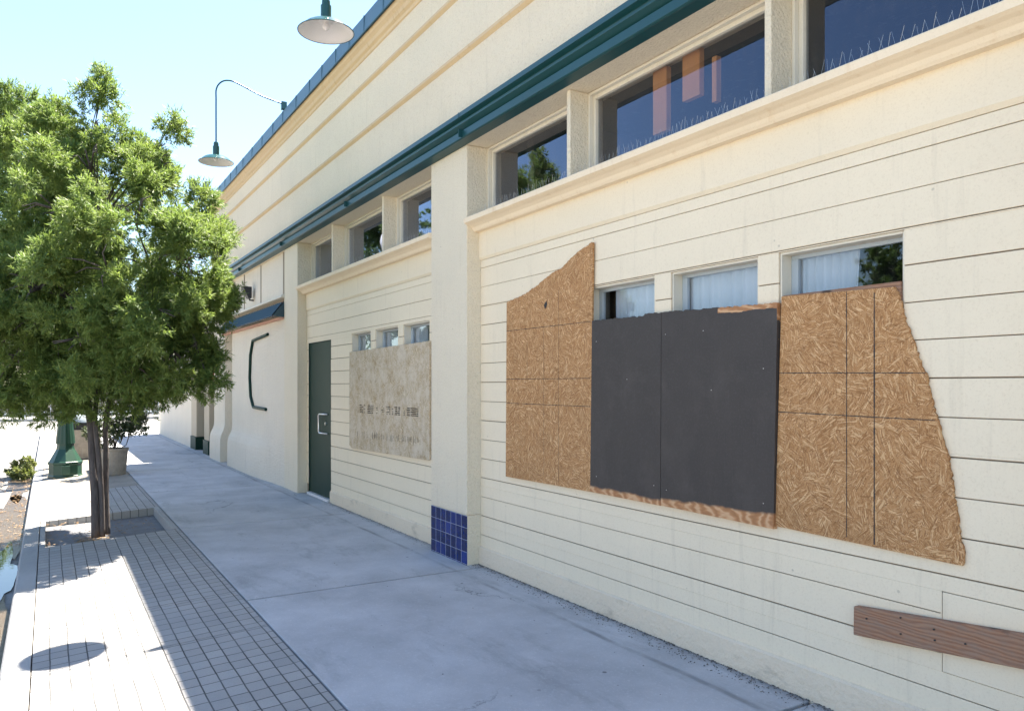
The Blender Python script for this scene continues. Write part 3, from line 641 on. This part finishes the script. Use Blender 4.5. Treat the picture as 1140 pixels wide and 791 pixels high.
D = 3.312
ga = poly_px([(659, 357), (690, 354), (715, 352), (718, 349), (736, 347.5), (735, 562.5), (657, 547)], D, ragged=(0, 1, 2, 3))
gb = poly_px([(737, 347.5), (866, 337), (861.5, 588.5), (736, 562)], D, ragged=(0,))
xa, xb = WX(735, D), WX(657, D)
ob = board('plywood_board', ga, D, 3.336, grey_ply('grey_paint_plywood_a', WZ(735, 556, D), WZ(657, 541, D), xa-WX(697, D), xb-WX(697, D)), 'dark grey painted plywood board next to the brown board with the broken top')
xa, xb = WX(861, D), WX(736, D)
cen = sum(p[0] for p in gb)/len(gb)
zt = WZ(850, 343, D)
mA = grey_ply('grey_paint_plywood_b', WZ(861, 572, D), WZ(736, 555, D), xa-cen, xb-cen, zt-.004, WX(800, D)-cen, WX(865.3, D)-cen)
ob2 = board('plywood_board', gb, 3.308, 3.336, mA, 'wider dark grey painted plywood board next to the brown board with the jagged right edge')
# nail heads and scuffs on the boards
for o_, pts in ((ob2, [(792, 434), (850, 410), (783, 368), (850, 560), (741, 372), (742, 545)]), (ob, [(698, 422), (664, 380), (664, 530), (728, 540)])):
    for a, b_ in pts: x, z = WX(a, 3.308), WZ(a, b_, 3.308); mb = MB(); mb.tube([(x, -3.309, z), (x, -3.3055, z)], .003, 6); mb.build('nail_head', 'wire', o_, origin=o_['_w'])

D = 3.315
old = poly_px([(389, 392), (478, 379.5), (478, 511), (476, 512), (400, 500), (392, 499), (389, 495)], D, ragged=(0,))
ob = board('strand_board', old, D, 3.334, M['osb_old'], 'pale weathered strand board with faded black print, between green door and blue tiled pilaster')
mb = MB(); rr = random.Random(4)
x0, x1 = WX(400, D), WX(468, D)
for q in range(70):      # smudged print, unreadable
    t = rr.random(); px_ = 400+68*t; y0 = 455+4.5*t
    if .30 < t < .38 or .52 < t < .55: continue
    for r in range(5):
        if rr.random() < .75:
            x = WX(px_, D); z = WZ(px_, y0+(r-2)*2.0, D); L = rr.uniform(.02, .05); mb.add([(x, -D+.0012, z), (x+L, -D+.0012, z), (x+L, -D+.0012, z+.011), (x, -D+.0012, z+.010)], [(0, 1, 2, 3)])
for q in range(60):
    t = rr.random(); px_ = 398+68*t; y0 = 483+7*t; h = rr.uniform(.03, .09); x = WX(px_, D); z = WZ(px_, y0, D)-h/2+rr.uniform(-.01, .01)
    mb.add([(x, -D+.0013, z), (x+.006, -D+.0013, z), (x+.006, -D+.0013, z+h), (x, -D+.0013, z+h)], [(0, 1, 2, 3)])
m, n, b = new_mat('faded_ink'); v = coords(n); out = n.nodes['Material Output']; b.inputs['Base Color'].default_value = (.09, .08, .075, 1); b.inputs['Roughness'].default_value = .9
tr = node(n, 'ShaderNodeBsdfTransparent'); mx = node(n, 'ShaderNodeMixShader'); n.links.new(ramp(n, noise(n, v, 45, 4), [(.35, .35), (.6, .95)]), mx.inputs[0]); n.links.new(tr.outputs[0], mx.inputs[1]); n.links.new(b.outputs[0], mx.inputs[2]); n.links.new(mx.outputs[0], out.inputs[0])
M['ink'] = m
mb.build('faded_print', 'ink', ob, origin=ob['_w'], flip=False)

# plank nailed low on the wall
D = 3.300
a = (WX(950, D), WZ(950, 674, D)); b2 = (WX(950, D)+.002, WZ(952, 707, D)); sl_ = (WZ(1140, 706, D)-a[1])/(WX(1140, D)-a[0])
L = 1.7
pl = [a, (a[0]-L, a[1]-L*sl_), (b2[0]-L, b2[1]-L*sl_), b2]
mb = MB(); mb.sheet(pl, D, 3.339); pk = mb.build('timber_plank', 'plank', origin=(1.6, -3.32, .5), bevel=.006)
tag(pk, 'weathered brown timber plank nailed low across the clapboards at the right edge', 'plank')

# bird spikes on the ledges
for i, (x0, x1, lab) in enumerate(((1.45, 2.78, 'nearest the viewer'), (2.87, 4.6, 'under the widest transom with timber behind'), (4.7, 6.12, 'just right of the tiled pilaster'), (6.95, 8.27, 'just left of the tiled pilaster'), (8.35, 10.1, 'under the second bay middle transom'))):
    mb = MB(); x = x0; rr = random.Random(i)
    mb.box(x0, x1, 3.29, 3.31, 3.097, 3.102)
    while x < x1:
        for s in (-1, 1):
            l = rr.uniform(.075, .115); a_ = rr.uniform(.15, .4)*s; o2 = rr.uniform(-.25, .25)
            mb.tube([(x, -3.3, 3.1), (x+l*math.sin(a_), -3.3+l*math.sin(o2)*.5, 3.1+l*math.cos(a_))], .0005, 3, caps=False)
        x += .052 if i in (0,) else .042
    tag(mb.build('bird_spikes', 'wire', origin=((x0+x1)/2, -3.3, 3.1)), 'thin wire bird spikes on the ledge '+lab, 'bird spikes', 'bird spikes on the transom ledges')

# ------------------------------------------------------------------ gooseneck lamps
def arc_pts(pts, k=6):   # Catmull-Rom
    P = [Vector(p) for p in pts]; P = [P[0]*2-P[1]]+P+[P[-1]*2-P[-2]]; out = []
    for i in range(1, len(P)-2):
        for q in range(k):
            t = q/k; a, b_, c_, d = P[i-1:i+3]
            out.append(.5*((2*b_)+(-a+c_)*t+(2*a-5*b_+4*c_-d)*t*t+(-a+3*b_-3*c_+d)*t*t*t))
    out.append(P[-2]); return out
def lamp(X, zr, label):
    t = thing('gooseneck_lamp', (X, -3.1, 5.85), label, 'lamp', 'gooseneck lamps on the parapet'); Dl = 2.1
    t['_w'] = (X, -3.1, 5.85); o = (X, -3.1, 5.85)
    mb = MB(); mb.tube(arc_pts([(X, -3.10, 5.885), (X, -2.95, 5.91), (X, -2.72, 5.96), (X, -2.40, 6.07), (X, -2.27, 6.085), (X, -2.17, 6.04), (X, -2.105, 5.93), (X, -2.1, 5.75), (X, -2.1, zr+.40), (X, -2.1, zr+.26)]), .0115, 8); mb.build('arm', 'lamp_green', t, origin=o, smooth=True)
    mb = MB(); mb.box(X-.035, X+.035, 3.04, 3.12, 5.80, 5.92); mb.build('mount', 'lamp_green', t, origin=o, bevel=.006)
    mb = MB(); mb.lathe([(0, .29), (.03, .29), (.036, .27), (.036, .235), (.046, .23), (.046, .10), (.05, .095)], (X, -Dl, zr), 20); mb.build('socket', 'lamp_green', t, origin=o, smooth=False)
    prof = [(.045, .10), (.07, .098), (.10, .088), (.15, .072), (.185, .05), (.215, .018), (.238, .004), (.243, 0)]
    mb = MB(); mb.lathe(prof, (X, -Dl, zr), 40); mb.build('shade', 'lamp_green', t, origin=o, smooth=True)
    mb = MB(); mb.lathe([(r-.004 if r > .01 else 0, z-.004) for r, z in prof[1:-1]]+[(.240, -.001)], (X, -Dl, zr), 40); mb.lathe([(0, .08), (.066, .092)], (X, -Dl, zr), 40); mb.build('reflector', 'white_enamel', t, origin=o, smooth=True)
    mb = MB(); mb.lathe([(0, .012), (.022, .02), (.032, .042), (.024, .068), (.014, .09)], (X, -Dl, zr), 16); mb.build('bulb', 'white_enamel', t, origin=o, smooth=True)
    mb = MB(); mb.tube([(X+.242*math.cos(a_), -Dl+.242*math.sin(a_), zr) for a_ in [i*2*math.pi/40 for i in range(41)]], .004, 6, caps=False); mb.build('rim', 'lamp_green', t, origin=o)
lamp(6.72, 4.71, 'nearer dark green gooseneck lamp, its white inside showing at the top of the picture')
lamp(11.95, 4.86, 'farther dark green gooseneck lamp, its whole bent arm against the sky above the tree')

# black wedge speaker box on the panels
D = 3.24; x = WX(273.5, 3.1); zc = WZ(273.5, 326, 3.1)
sp = thing('wall_speaker', (x, -3.25, zc), 'black wedge shaped box mounted on the white panels above the awning', 'speaker')
sp['_w'] = (x, -3.25, zc)
mb = MB(); mb.add([(x-.10, -3.19, zc+.11), (x+.10, -3.19, zc+.11), (x+.10, -3.03, zc+.11), (x-.10, -3.03, zc+.11), (x-.10, -3.19, zc-.10), (x+.10, -3.19, zc-.10), (x+.10, -3.13, zc-.10), (x-.10, -3.13, zc-.10)],
    [(0, 3, 2, 1), (4, 5, 6, 7), (0, 1, 5, 4), (1, 2, 6, 5), (2, 3, 7, 6), (3, 0, 4, 7)]); mb.build('cabinet', 'black', sp, origin=sp['_w'], bevel=.01)
mb = MB(); mb.tube([(x, -3.24, zc-.13), (x, -3.17, zc-.125), (x, -3.165, zc-.09)], .016, 8); mb.build('bracket', 'black', sp, origin=sp['_w'])

# ------------------------------------------------------------------ foliage
def leaves_mesh(name, mat, blobs, n_leaf, L=(.05, .09), W=.014, parent=None, origin=(0, 0, 0), twig=.22, seed=1, droop=.25, dens=26):
    g = np.random.default_rng(seed); blobs = np.array(blobs, float)       # cx cy cz rx ry rz
    wgt = blobs[:, 3]**1.6; wgt /= wgt.sum()
    wgt = np.maximum(blobs[:, 3], .34)**1.8; wgt /= wgt.sum()
    R0 = blobs[:, 3].mean(); ns = max(len(blobs)*4, int(dens*len(blobs)*(blobs[:, 3]**2).mean()))
    bs = g.choice(len(blobs), ns, p=wgt); us = g.normal(size=(ns, 3)); us /= np.linalg.norm(us, axis=1)[:, None]
    SC = blobs[bs, :3]+us*blobs[bs, 3:6]*(g.uniform(.3, 1.0, ns)**.5)[:, None]
    SR = np.minimum(g.uniform(.55, 1.2, ns)*twig*1.0, blobs[bs, 3]*.8)
    per = 26; nt_ = int(n_leaf/per); si = g.choice(ns, nt_, p=SR**2/(SR**2).sum())
    u = g.normal(size=(nt_, 3))+us[si]*.55+np.array([0, 0, .35]); u /= np.linalg.norm(u, axis=1)[:, None]
    base = SC[si]+u*(SR[si]*g.uniform(.15, .75, nt_))[:, None]
    td = u*.95+g.normal(size=(nt_, 3))*.4+np.array([0, 0, .1]); td /= np.linalg.norm(td, axis=1)[:, None]
    s = g.uniform(0, 1, (nt_, per))**.8; P = base[:, None, :]+td[:, None, :]*(s[..., None]*twig*.62)*g.uniform(.6, 1.3, (nt_, 1, 1))+g.normal(size=(nt_, per, 3))*.009
    ld = td[:, None, :]*.8+g.normal(size=(nt_, per, 3))*.6+np.array([0, 0, -droop]); ld /= np.linalg.norm(ld, axis=2)[..., None]
    P = P.reshape(-1, 3); ld = ld.reshape(-1, 3); N = len(P)
    rv = g.normal(size=(N, 3))*.55+np.repeat(u, per, 0)*.5+np.array([0, 0, .8]); side = np.cross(ld, rv); side /= np.linalg.norm(side, axis=1)[:, None]+1e-9
    l = g.uniform(*L, N)[:, None]; wv_ = (W*g.uniform(.7, 1.3, N))[:, None]; nrm = np.cross(ld, side)
    V = np.stack([P, P+ld*l*.45+side*wv_*.5+nrm*l*.03, P+ld*l-nrm*l*.10, P+ld*l*.45-side*wv_*.5+nrm*l*.03], 1).reshape(-1, 3)-np.array(origin)
    me = bpy.data.meshes.new(name); me.vertices.add(4*N); me.vertices.foreach_set('co', V.astype(np.float32).ravel())
    me.loops.add(4*N); me.loops.foreach_set('vertex_index', np.arange(4*N, dtype=np.int32))
    me.polygons.add(N); me.polygons.foreach_set('loop_start', np.arange(0, 4*N, 4, dtype=np.int32)); me.polygons.foreach_set('loop_total', np.full(N, 4, np.int32))
    me.update(); me.validate(); me.materials.append(M[mat])
    o = bpy.data.objects.new(name, me); COL.objects.link(o)
    if parent: o.parent = parent; o.location = Vector(origin)-Vector(parent['_w'])
    else: o.location = origin
    return o
def limbs(mb, base, stems, blobs, rng_, r0=.055):
    tops = []
    for st in stems:
        pts = [Vector(p) for p in st['p']]; mb.tube(arc_pts(pts, 5), [st['r']*(1-.3*i/(len(pts)*5-5)) for i in range(len(pts)*5-4)], 10); tops.append((pts[-1], st['r']*.55))
    for b_ in blobs:
        c = Vector(b_[:3]); t, r = min(tops, key=lambda q: (q[0]-c).length)
        mid = t.lerp(c, .5)+Vector((rng_.uniform(-.1, .1), rng_.uniform(-.1, .1), .12)); 
        mb.tube(arc_pts([t, mid, c], 4), [max(.006, r*.7*(1-.85*i/8)) for i in range(9)], 6)
        for k in range(5 if b_[3] > .2 else 0):
            u = Vector((rng_.gauss(0, 1), rng_.gauss(0, 1), rng_.gauss(0, .8))).normalized(); e = c+Vector((u.x*b_[3], u.y*b_[4], u.z*b_[5]))*.5
            mb.tube([c.lerp(t, .15), c.lerp(e, .5)+Vector((0, 0, .04)), e], [.012, .008, .004], 5)

def tree(name, X, D, zb, label, blobs_px, depth0, n, seed, stems, mat='leaf', L=(.05, .09), W=.014, group=None):
    """blobs given as (lateral m right of trunk as seen, height m, depth offset m, radius m)"""
    t = thing(name, (X, -D, zb), label, 'tree', group); t['_w'] = (X, -D, zb)
    Rt = Vector((-ST, -CT, 0)); Fw = Vector((CT, -ST, 0)); bl = []
    for lat, h, dp, r in blobs_px:
        p = Vector((X, -D, 0))+Rt*lat+Fw*dp; bl.append((p.x, p.y, h, r, r, r*.88))
    dens_ = 40 if L[1] < .1 else (14 if L[1] < .15 else 5)
    mb = MB(); limbs(mb, None, stems, bl, random.Random(seed)); mb.build('trunk', 'bark', t, origin=t['_w'], smooth=True)
    leaves_mesh('crown', mat, bl, n, parent=t, origin=t['_w'], seed=seed, L=L, W=W, dens=dens_, twig=.19 if L[1] < .1 else (.32 if L[1] < .15 else .5))
    return t
T1X, T1D = 9.93, .46; dep = T1X*CT+T1D*ST
def q(px, py, dp, rp):   # photo extents of the crown turned into metres round this tree
    d = dep+dp; return ((px-570)/865*d-((T1X*-ST+T1D*CT)), CZ+(430-py)/865*d, dp, rp/865*dep)
blobs = [q(113, 88, .1, 7), q(112, 102, .1, 10), q(110, 120, .1, 18), q(106, 145, 0, 30), q(100, 180, -.4, 46), q(125, 200, .5, 50), q(190, 140, 0, 9), q(184, 160, 0, 18), q(178, 190, -.1, 34), q(60, 175, .1, 46), q(28, 165, .6, 38), q(55, 230, -.7, 55), q(206, 240, .1, 30), q(230, 285, 0, 28),
         q(150, 235, -.8, 58), q(20, 250, 0, 55), q(205, 290, -.6, 44), q(110, 300, -1.0, 60), q(40, 320, -.6, 55), q(120, 330, .7, 80), q(200, 350, 0, 38), q(170, 350, -.8, 52), q(90, 385, -.9, 52), q(30, 385, -.3, 50), q(222, 388, -.2, 20),
         q(150, 410, -.5, 48), q(196, 405, -.3, 30), q(10, 408, -.5, 42), q(60, 412, .2, 42), q(110, 412, -.2, 42), q(100, 405, .8, 50), q(234, 428, -.3, 13), q(12, 428, -.2, 34), q(65, 432, -.4, 30), q(-10, 345, -.5, 50), q(120, 434, 0, 30), q(170, 430, 0, 30), q(-60, 410, .2, 45), q(60, 340, .2, 70), q(-30, 300, 0, 60), q(-35, 390, 0, 50), q(165, 300, .8, 60), q(50, 280, .9, 70), q(238, 262, .3, 18), q(222, 305, .3, 38), q(214, 345, .3, 38), q(190, 325, .5, 48), q(160, 250, .3, 60), q(180, 215, .2, 38), q(178, 178, 0, 26), q(150, 190, .3, 36), q(235, 330, 0, 24), q(228, 365, .1, 26), q(80, 150, .2, 40), q(40, 185, .2, 48), q(200, 395, .2, 40), q(190, 350, 1.1, 46), q(150, 380, 1.2, 46), q(12, 438, 0, 24), q(60, 442, -.1, 22), q(105, 440, -.2, 22), q(-30, 430, 0, 30), q(160, 444, .1, 16), q(25, 130, .7, 26), q(60, 325, .1, 50), q(112, 355, .2, 60), q(20, 300, .5, 50)]  # deepest back blobs are added to throw shade on the tree pit and kerb
def P3(px, py, d): lat = (px-570)/865*d; v = Vector((CT, -ST, 0))*d+Vector((-ST, -CT, 0))*lat; return (v.x, v.y, CZ+(430-py)/865*d)
stems = [dict(p=[P3(106.5, 598, dep), P3(105.5, 550, dep), P3(103, 515, dep), P3(100, 465, dep), P3(88, 400, dep-.1), P3(75, 330, dep-.2)], r=.047),
         dict(p=[P3(114, 597, dep+.03), P3(113, 550, dep+.02), P3(109.5, 505, dep-.03), P3(106, 462, dep), P3(112, 380, dep+.2), P3(108, 250, dep+.1)], r=.031),
         dict(p=[P3(119.5, 594, dep+.1), P3(118, 550, dep+.1), P3(118, 500, dep+.12), P3(119, 460, dep+.1), P3(140, 380, dep), P3(170, 300, dep)], r=.034)]
tree('street_tree', T1X, T1D, -.13, 'large leafy green tree with three slim stems in the near pavement pit', blobs, dep, 450000, 5, stems, L=(.042, .075), W=.0105)
# second tree, behind the lamp post
X2, D2 = 18.6, .3; d2 = X2*CT+D2*ST
bl2 = [(-1.0, 6.6, 0, 1.0), (-.4, 6.0, .5, 1.2), (-1.7, 5.8, 0, 1.2), (-.6, 4.8, -.4, 1.4), (-2.0, 4.6, .2, 1.3), (.5, 4.9, .3, 1.2), (.3, 3.6, 0, 1.1), (-1.0, 3.5, 0, 1.3), (-2.3, 3.4, 0, 1.0), (-1.5, 7.2, 0, .6)]
st2 = [dict(p=[(X2, -D2, -.1), (X2, -D2, 1.2), (X2+.1, -D2+.1, 2.4), (X2, -D2+.5, 4.2)], r=.10), dict(p=[(X2+.1, -D2, 0), (X2+.2, -D2-.1, 1.4), (X2+.3, -D2-.2, 3.2)], r=.07)]
t2 = tree('street_tree', X2, D2, -.1, 'taller green tree farther down the kerb, showing above and left of the near tree', bl2, d2, 60000, 8, st2, mat='leaf2', L=(.08, .13), W=.03)
# far trees seen past the corner, plus those across the road mirrored in the glass
def gen_tree(label, X, Y, h, r, n, seed, mat='leaf2', group=None):
    rr = random.Random(seed); bl = []
    for k in range(11):
        a_ = rr.random()*6.28; rad = r*rr.uniform(.1, .65); z = h*rr.uniform(.45, .88); bl.append((rad*math.cos(a_), z, rad*math.sin(a_), r*rr.uniform(.35, .55)))
    return tree('broadleaf_tree', X, -Y, -.25, label, bl, 0, n, seed, [dict(p=[(X, Y, -.25), (X+.1, Y, h*.25), (X-.1, Y+.2, h*.55)], r=.022*h)], mat=mat, L=(.14, .24), W=.07, group=group)
g1 = gen_tree('round green tree beyond the cross street, seen low behind the near tree trunk', 56, -6, 7.5, 3.6, 16000, 21, group='trees beyond the cross street')
for i, (x, y, lab) in enumerate(((58, 2.5, 'dark tree beyond the cross street, straight past the kerb line'), (55, -14, 'dark tree beyond the cross street, behind the low building corner'), (60, 10, 'dark tree beyond the cross street, farthest to the street side'))):
    copy_tree(g1, (x, y, -.25), lab, rz=i*1.7+1, s=[1.1, .95, 1.2][i])
g2 = gen_tree('leafy tree across the road, mirrored in the window beside the jagged board', 13.3, 14.5, 6.4, 2.2, 16000, 31, group='trees across the road')
copy_tree(g2, (19, 15, -.25), 'leafy tree across the road, mirrored in the middle lower window', rz=2.2, s=.62)
copy_tree(g2, (29, 15, -.25), 'leafy tree across the road, mirrored in the second bay windows', rz=4.0, s=1.05)
# building across the road (seen in the lower panes)
OB = thing('brown_building', (15, 22, -.2), 'plain pinkish brown building across the road, mirrored low in the lower windows', 'building')
OB['_w'] = (15, 22, -.2)
mb = MB(); wall_piece(mb, -20, -20.2, -2, 40, -.2, 3.0, [(x, x+1.6, .8, 2.3) for x in range(0, 39, 4)]); mb.box(-2, 40, -20.21, -30, -.2, 2.99); 
m_ = painted('pink_brown_stucco', (.36, .25, .20)); mb.build('wall', m_, OB)
mb = MB(); mb.box(-2.2, 40.2, -19.8, -30.2, 3.005, 3.25); mb.build('roof', 'tan_trim', OB)
# railing beyond the cross street
F = thing('metal_railing', (49.5, -2, -.1), 'low metal railing along the far side of the cross street', 'railing'); F['_w'] = (49.5, -2, -.1)
mb = MB()
for z in (.15, .95): mb.tube([(49.5, -22, z), (49.5, 14, z)], .03, 6)
mb.build('rail', 'frame_blue', F, origin=F['_w'])
mb = MB(); y = -22
while y < 14: mb.tube([(49.5, y, -.1), (49.5, y, .95)], .018, 4); y += .3
mb.build('balusters', 'frame_blue', F, origin=F['_w'])
mb = MB(); mb.box(52, 52.3, 22, -14, -.1, 1.5); hw = mb.build('boundary_wall', 'aggregate', bevel=.02); tag(hw, 'low tan block wall behind the railing past the cross street', 'wall')

# ------------------------------------------------------------------ green lamp post
LX, LD, LZ = 16.6, .27, -.085
t = thing('street_lamp', (LX, -LD, LZ), 'green cast iron street lamp post with wide stepped foot behind the near tree', 'street lamp'); t['_w'] = (LX, -LD, LZ); o = t['_w']
mb = MB(); mb.lathe([(0, 0), (.285, 0), (.285, .04), (.27, .05), (.27, .24), (.285, .25), (.285, .29), (.265, .30), (.15, .52), (.14, .58), (.14, .64), (0, .64)], o, 8); mb.build('foot', 'green_post', t, origin=o, bevel=.006)
mb = MB(); mb.lathe([(.15, .62), (.145, .72), (.12, .95), (.112, 1.2), (.098, 2.5), (.085, 4.4), (.10, 4.42), (.10, 4.5), (.05, 4.55)], o, 48, star=.05, nst=12); mb.build('shaft', 'green_post', t, origin=o, smooth=True)
mb = MB(); mb.lathe([(.06, 4.5), (.14, 4.55), (.15, 4.62), (.1, 4.66)], o, 24); mb.build('collar', 'green_post', t, origin=o)
mb = MB(); mb.lathe([(.10, 4.66), (.19, 4.8), (.22, 4.95), (.19, 5.1), (.1, 5.22), (0, 5.26)], o, 24); mb.build('globe', 'white_enamel', t, origin=o, smooth=True)
mb = MB(); mb.box(LX-.30, LX-.26, LD-.07, LD+.07, LZ+.07, LZ+.23); mb.build('access_cover', 'green_post', t, origin=o, bevel=.006)

# planter with shrub
PX, PD, PZ = 16.0, 1.04, -.03
t = thing('planter', (PX, -PD, PZ), 'round exposed aggregate planter pot on the pavement edge behind the near tree', 'planter'); t['_w'] = (PX, -PD, PZ); o = t['_w']
mb = MB(); mb.lathe([(0, 0), (.18, 0), (.19, .02), (.228, .44), (.238, .46), (.238, .49), (.205, .49), (.20, .44), (0, .44)], o, 32); mb.build('pot', 'aggregate', t, origin=o)
mb = MB(); mb.lathe([(0, .465), (.20, .455)], o, 24); mb.build('soil', 'dirt', t, origin=o)
s_ = thing('potted_shrub', (PX, -PD, PZ+.45), 'loose olive green shrub growing in the aggregate planter pot', 'shrub'); s_['_w'] = (PX, -PD, PZ+.45)
bl = [(PX, -PD, .85, .28, .28, .25), (PX+.05, -PD-.22, .95, .25, .25, .22), (PX-.05, -PD+.16, 1.05, .24, .24, .24), (PX, -PD-.15, 1.2, .22, .22, .2), (PX, -PD+.02, .7, .34, .34, .16), (PX-.1, -PD-.38, .85, .16, .16, .14)]
leaves_mesh('foliage', 'leaf_shrub', bl, 11000, parent=s_, origin=s_['_w'], L=(.03, .055), W=.018, seed=9, twig=.16, dens=60)
mb = MB(); rr = random.Random(3)
for b_ in bl:
    for k in range(3): mb.tube([(PX, -PD, .41), (b_[0]*.5+PX*.5, (b_[1]-PD)*.5, b_[2]*.6), (b_[0]+rr.uniform(-.1, .1), b_[1]+rr.uniform(-.1, .1), b_[2]+.1)], [.01, .007, .003], 5)
mb.build('stem', 'bark', s_, origin=s_['_w'])

# square litter bin beyond the lamp post
t = thing('litter_bin', (20.2, -.72, -.06), 'square tan aggregate litter bin with dark lid between lamp post and tree stems', 'litter bin'); t['_w'] = (20.2, -.72, -.06); o = t['_w']
mb = MB(); mb.box(19.9, 20.5, .42, 1.02, -.04, .62)
for k in range(6): mb.box(19.89, 19.9, .45+k*.095, .50+k*.095, .05, .30)
mb.build('body', 'aggregate', t, origin=o, bevel=.012)
mb = MB(); mb.box(19.92, 20.48, .44, 1.0, .622, .78); mb.build('liner', 'black', t, origin=o, bevel=.01)
mb = MB(); mb.lathe([(.36, .78), (.34, .86), (.22, .98), (.12, 1.02), (0, 1.03)], (20.2, -.72, 0), 24); mb.build('lid', 'frame_blue', t, origin=o, smooth=True)

# weeds by the kerb
def kerb_pos(px, py, z): d = 865*(CZ-z)/(py-430); return P3(px, py, d)
wx, wy, _ = kerb_pos(27, 530, -.2)
s_ = leaves_mesh('weed_clump', 'leaf_weed', [(wx+.1, .50, -.12, .34, .20, .13), (wx+.6, .45, -.1, .3, .16, .14), (wx-.4, .42, -.16, .25, .12, .08)], 3800, origin=(wx, .45, -.22), L=(.04, .09), W=.028, seed=12, twig=.12, droop=-.1, dens=60)
tag(s_, 'yellow green weeds sprouting in the wet gutter beside the kerb', 'weeds')

# leaf litter in gutter, pit and along the wall
def scatter(name, mat, areas, label, cat, size, seed, thick=.3):
    rr = random.Random(seed); mb = MB()
    for (x0, x1, y0, y1, zf, n, bias) in areas:
        for _ in range(n):
            x = rr.uniform(x0, x1); y = y0+(y1-y0)*rr.random()**bias; z = zf(y) if callable(zf) else zf
            s = rr.uniform(*size); a_ = rr.random()*6.28; ca, sa = math.cos(a_)*s, math.sin(a_)*s; e = rr.uniform(.3, .8); h = s*thick
            mb.add([(x-ca, y-sa, z), (x+sa*e, y-ca*e, z+h*.2), (x+ca, y+sa, z+h*rr.random()), (x-sa*e, y+ca*e, z+h*.4), (x, y, z+h)], [(0, 1, 4), (1, 2, 4), (2, 3, 4), (3, 0, 4)])
    return tag(mb.build(name, mat, flip=False), label, cat, kind='stuff')
scatter('leaf_litter', 'dry', [(10.5, 22, .27, 1.0, -.22, 1000, 1.6), (9.55, 11.3, -1.15, .05, -.125, 260, 1), (9.75, 10.15, -.6, -.25, -.135, 220, 1), (14.1, 20, -1.2, .05, -.06, 300, 1)], 'brown fallen leaves and debris in the gutter and tree pit', 'leaves', (.008, .028), 2)
scatter('grit', 'grit', [(1.2, 6.15, -3.315, -3.17, -.001, 2400, 2.6), (6.9, 10.5, -3.315, -3.22, -.001, 500, 2), (2, 18, -3.2, -1.3, -.004, 170, 1), (12.4, 16.4, -3.08, -2.98, -.001, 300, 2)], 'dark grit and crumbs gathered along the foot of the wall', 'grit', (.002, .008), 5, thick=.6)
# nails in the plank
for a, b_ in ((965, 688), (1003, 687), (1003, 705), (1040, 700), (1041, 712), (1075, 716)):
    x, z = WX(a, 3.3), WZ(a, b_, 3.3); mb = MB(); mb.tube([(x, -3.302, z), (x, -3.294, z)], .004, 6); mb.build('nail', 'black', pk, origin=pk['_w'])
